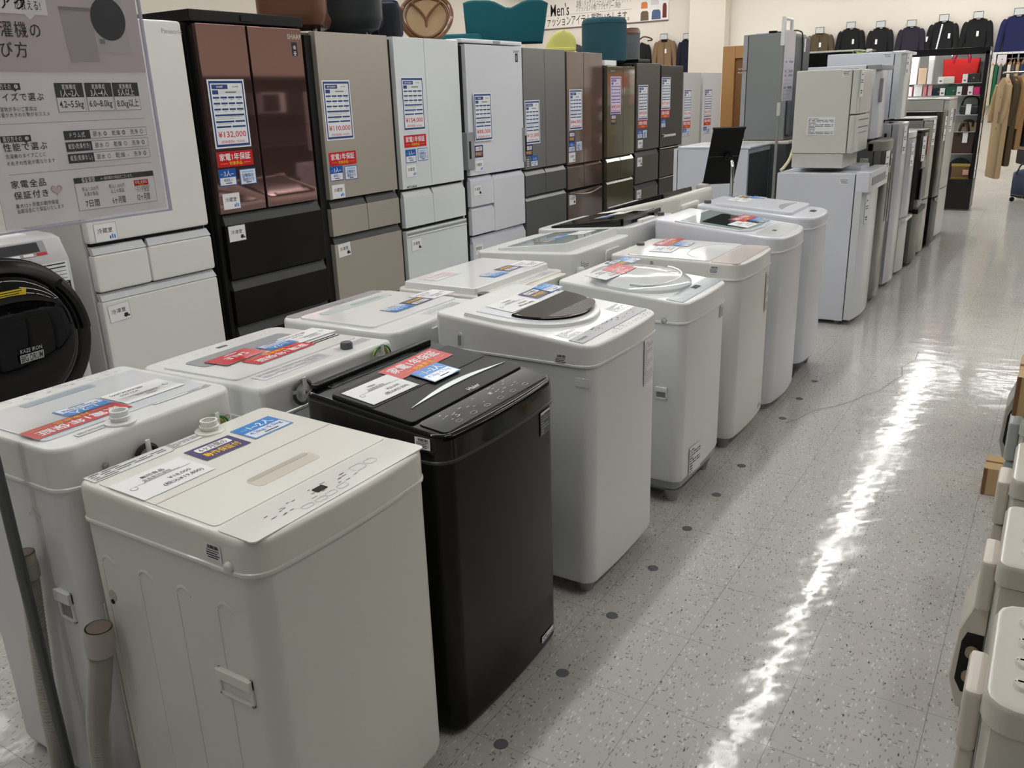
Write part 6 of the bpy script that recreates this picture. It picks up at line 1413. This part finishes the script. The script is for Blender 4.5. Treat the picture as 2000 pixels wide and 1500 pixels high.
# second guide, seen edge on, on a white pole
s2 = thing('sign_stand', 'narrow guide sheet in a clear sleeve on a pole before the tall grey fridge', 'sign', (-.88, 7.06, 0))
b = MB(); b.tube([(0, 0, .02), (0, 0, 1.95)], .012, mat('pale grey pole', rgb(150, 150, 146), .4, metal=.2), 10); b.box(-.012, .012, -.012, .012, 1.44, 1.54, mat('ivory clamp', rgb(210, 208, 196), .4), .003); b.build('pole', s2)
b = MB(); b.box(-.14, .14, -.14, .14, 0, .02, GREYD, .004); b.build('base', s2)
b = MB(); b.box(-.016, .016, -.012, .020, 1.95, 2.16, WHITE, .006); b.box(-.012, .012, .21, .245, 2.06, 2.15, WHITE, .006); b.tube([(0, .0, 2.145), (0, .24, 2.145)], .012, WHITE, 8); b.build('clip_frame', s2)
b = MB(); b.box(.016, .019, .0, .285, 1.55, 2.06, mat('sign paper lilac', rgb(220, 216, 224), .4)); b.build('sheet', s2)
b = MB(); b.frame((.0194, 0, 0), (0, 1, 0), (0, 0, 1)); b.rect(.0, 1.86, .285, 2.06, 0, SHD); b.rect(.02, 1.66, .12, 1.80, .0003, mat('pale pink print', rgb(226, 198, 204), .5))
for z in (1.83, 1.76, 1.73, 1.64): b.rect(.14, z, .26, z + .016, .0004, SDK); b.rect(.03, z, .09, z + .012, .0006, SDK)
for k in range(9): b.rect(.03, 1.57 + .026 * k, .12 + .1 * (k % 3), 1.573 + .026 * k, .0005, STG)
b.build('print', s2)
b = MB(); b.box(.0205, .0215, -.005, .29, 1.545, 2.065, mat('clear sleeve', rgb(240, 240, 250), .05, alpha=.22, coat=.6)); b.build('sleeve', s2)

# ------------------------------------------------------------------ outdoor air conditioner units along the right edge
def unit(lab, y0, d, body, side, ridges=True, valve=False, chamfer=.03, plate=False):
    t = thing('outdoor_unit', lab, 'air conditioner unit', (1.075 if y0 < 2 else 1.063, y0, 0), 0, 'outdoor air conditioner units along the right edge')
    b = MB(); b.loft([[(p.x, p.y, z) for p in rrect(.006, .80, .006, d - .006, chamfer, 2)] for z in (.03, .485)], body)
    b.box(.12, .70, .002, .008, .10, .42, body, .004); b.build('casing', t)
    b = MB(); ch = chamfer
    b.loft([[(p.x, p.y, z) for p in rrect(i, .806 - i, i, d - i, max(ch - i, .01), 3)] for z, i in ((.49, 0), (.535, 0), (.546, .006), (.55, .018))], body); lid = b.build('top_panel', t)
    if ridges:
        for k in range(4):
            yy = d * (.16 + .19 * k); b = MB(); b.loft([[(p.x, p.y, z) for p in rrect(.045 + i, .7 - i, yy + i, yy + d * .13 - i, .02, 4)] for z, i in ((.549, 0), (.5565, .004), (.558, .009))], body); b.build('pressed_rib', lid)
    b = MB(); b.box(-.034, .004, d * .22, d * .62, .36, .505, side, .012, 3); b.build('grip_cover', t)
    b = MB()
    if valve:
        pts = [(.004, .36), (-.034, .355), (-.062, .27), (-.070, .12), (-.045, .03), (.004, .03)]
        rings = []
        for yy, i in ((d * .9, 0), (d * .35, 0), (d * .33, .004)): rings.append([(x, yy, z) for x, z in inset_poly(ccw(pts), i)])
        b.loft(rings, side); vc = b.build('valve_cover', t)
        c = MB(); p2 = [(.0, .27), (-.040, .27), (-.050, .24), (-.054, .12), (-.036, .085), (.0, .085)]
        c.loft([[(x, d * .33 - .0005, z) for x, z in ccw(p2)], [(x, d * .33 - .0015, z) for x, z in ccw(p2)]], DARK); c.build('valve_opening', vc)
        for zz in (.14, .215):
            c = MB(); c.lathe([(.017, 0), (.017, -.012), (.009, -.014), (.009, -.02)], (-.022, d * .33 - .0016, zz), BRASS if valve == 2 else mat('dull beige fitting', rgb(150, 136, 112), .5), 'y', 14); c.build('valve', vc)
    else:
        b.box(-.03, .004, d * .26, d * .56, .03, .355, side, .008, 3); b.build('pipe_cover', t)
    for xx in (.08, .72):
        b = MB(); b.box(xx - .06, xx + .06, -.0, d, 0, .029, GREYD, .004); b.build('foot', t)
    if plate:
        b = MB(); b.loft([[(p.x, p.y, z) for p in rrect(.135, .60, .06, .30, .03, 4)] for z in (.5585, .566)], GALV); b.build('galvanised_plate', t)
    return t
unit('beige outdoor unit nearest the camera with a galvanised plate on top', 1.575, .40, ACB, ACP, chamfer=.055)
t = thing('metal_plate', 'pale galvanised steel bracket plate lying on the nearest outdoor unit', 'plate', (1.185, 1.66, .5585))
b = MB(); b.loft([[(p.x, p.y, z) for p in rrect(0, .5, 0, .25, .03, 4)] for z in (0, .008)], GALV); b.build('plate', t)
b = MB()
for yy in (.05, .11, .17, .22):
    b.loft([[(p.x, p.y, z) for p in rrect(.03, .09, yy - .01, yy + .01, .0095, 4)] for z in (.0078, .0092)], mat('plate slot', rgb(150, 156, 160), .4, metal=.3)) if yy != .05 else b.lathe([(.005, .0078), (.005, .009)], (.05, yy, 0), INK, seg=10)
b.build('slots', t)
unit('beige outdoor unit second from the camera with an open valve cover', 2.14, .37, ACB, ACP, valve=1, chamfer=.03)
unit('beige outdoor unit third from the camera with four pressed ribs', 2.68, .34, ACB, ACP, chamfer=.03)
unit('grey green sided outdoor unit under the first cardboard box', 3.22, .36, mat('grey beige coated steel', rgb(192, 192, 186), .32, coat=.2), ACG, ridges=False)
unit('outdoor unit with black valve opening and brass fittings beside cardboard', 4.02, .40, mat('grey beige coated steel', rgb(192, 192, 186), .32, coat=.2), mat('warm grey plastic', rgb(168, 166, 160), .4), ridges=False, valve=2)
unit('grey outdoor unit farthest along the right edge under a cardboard box', 4.75, .40, mat('grey beige coated steel', rgb(192, 192, 186), .32, coat=.2), mat('warm grey plastic', rgb(168, 166, 160), .4), ridges=False)
def carton(lab, x, y, z, w, d, h):
    t = thing('cardboard_box', lab, 'cardboard box', (x, y, z), 0, 'cardboard boxes on the right edge')
    b = MB(); b.box(0, w, 0, d, 0, h, CARDB, .004); b.build('body', t); b = MB(); b.box(-.001, w + .001, d * .46, d * .54, h + .0002, h + .002, CARDBD); b.build('flap_gap', t)
    b = MB(); b.box(-.002, -.0005, .0, .012, .0, h, CARDBD); b.box(.0, .012, -.002, -.0005, .0, h, CARDBD); b.build('edge_tape', t)
carton('cardboard box on the grey green sided outdoor unit', 1.035, 3.25, .551, .5, .30, .14)
carton('cardboard box on the farthest outdoor unit at the right edge', 1.02, 4.62, .551, .5, .42, .22)
t = carton('low brown carton on the floor beside the black valve opening', .965, 3.80, 0, .085, .16, .12)

# scuffs on the floor in the lower right
b = MB(); rnd = random.Random(2); SCF = mat('dark floor scuff', rgb(96, 84, 72), .6)
for k in range(46):
    x = .60 + rnd.uniform(-.09, .15); y = 1.66 + rnd.uniform(-.05, .06) - (x - .6) * .25; a = rnd.uniform(-.4, .1); L = rnd.uniform(.008, .05); w = rnd.uniform(.0008, .003)
    p = [(0, -w), (L * .4, -w * 1.3), (L, 0), (L * .5, w * 1.2), (0, w)]
    b.add([(x + u_ * math.cos(a) - v_ * math.sin(a), y + u_ * math.sin(a) + v_ * math.cos(a), .0006) for u_, v_ in p], [(0, 1, 2, 3, 4)], SCF)
o = b.build('floor_scuff'); tagged(o, 'dark brown scuff marks on the speckled floor, lower right', 'floor stain'); o['kind'] = 'stuff'
b = MB(); pts = [(.03, 4.25), (.07, 4.32), (.10, 4.45), (.13, 4.52), (.20, 4.62), (.27, 4.75), (.30, 4.86), (.36, 4.98), (.40, 5.2), (.43, 5.32), (.40, 5.5), (.45, 5.7), (.44, 5.9)]
rnd = random.Random(8)
for (x0, y0), (x1, y1) in zip(pts[:-1], pts[1:]):
    b.add([(x0 - .0015, y0, .0006), (x0 + .0018, y0, .0006), (x1 + .0018, y1, .0006), (x1 - .0015, y1, .0006)], [(0, 1, 2, 3)], mat('floor crack', rgb(92, 88, 82), .8))
o = b.build('floor_crack'); tagged(o, 'thin wandering crack across the floor tiles beside the washing machines', 'floor crack')

# ------------------------------------------------------------------ link everything
if _font_ob is not None:
    c_ = _font_ob.data; bpy.data.objects.remove(_font_ob); bpy.data.curves.remove(c_)
for o in ALL: COL.objects.link(o)
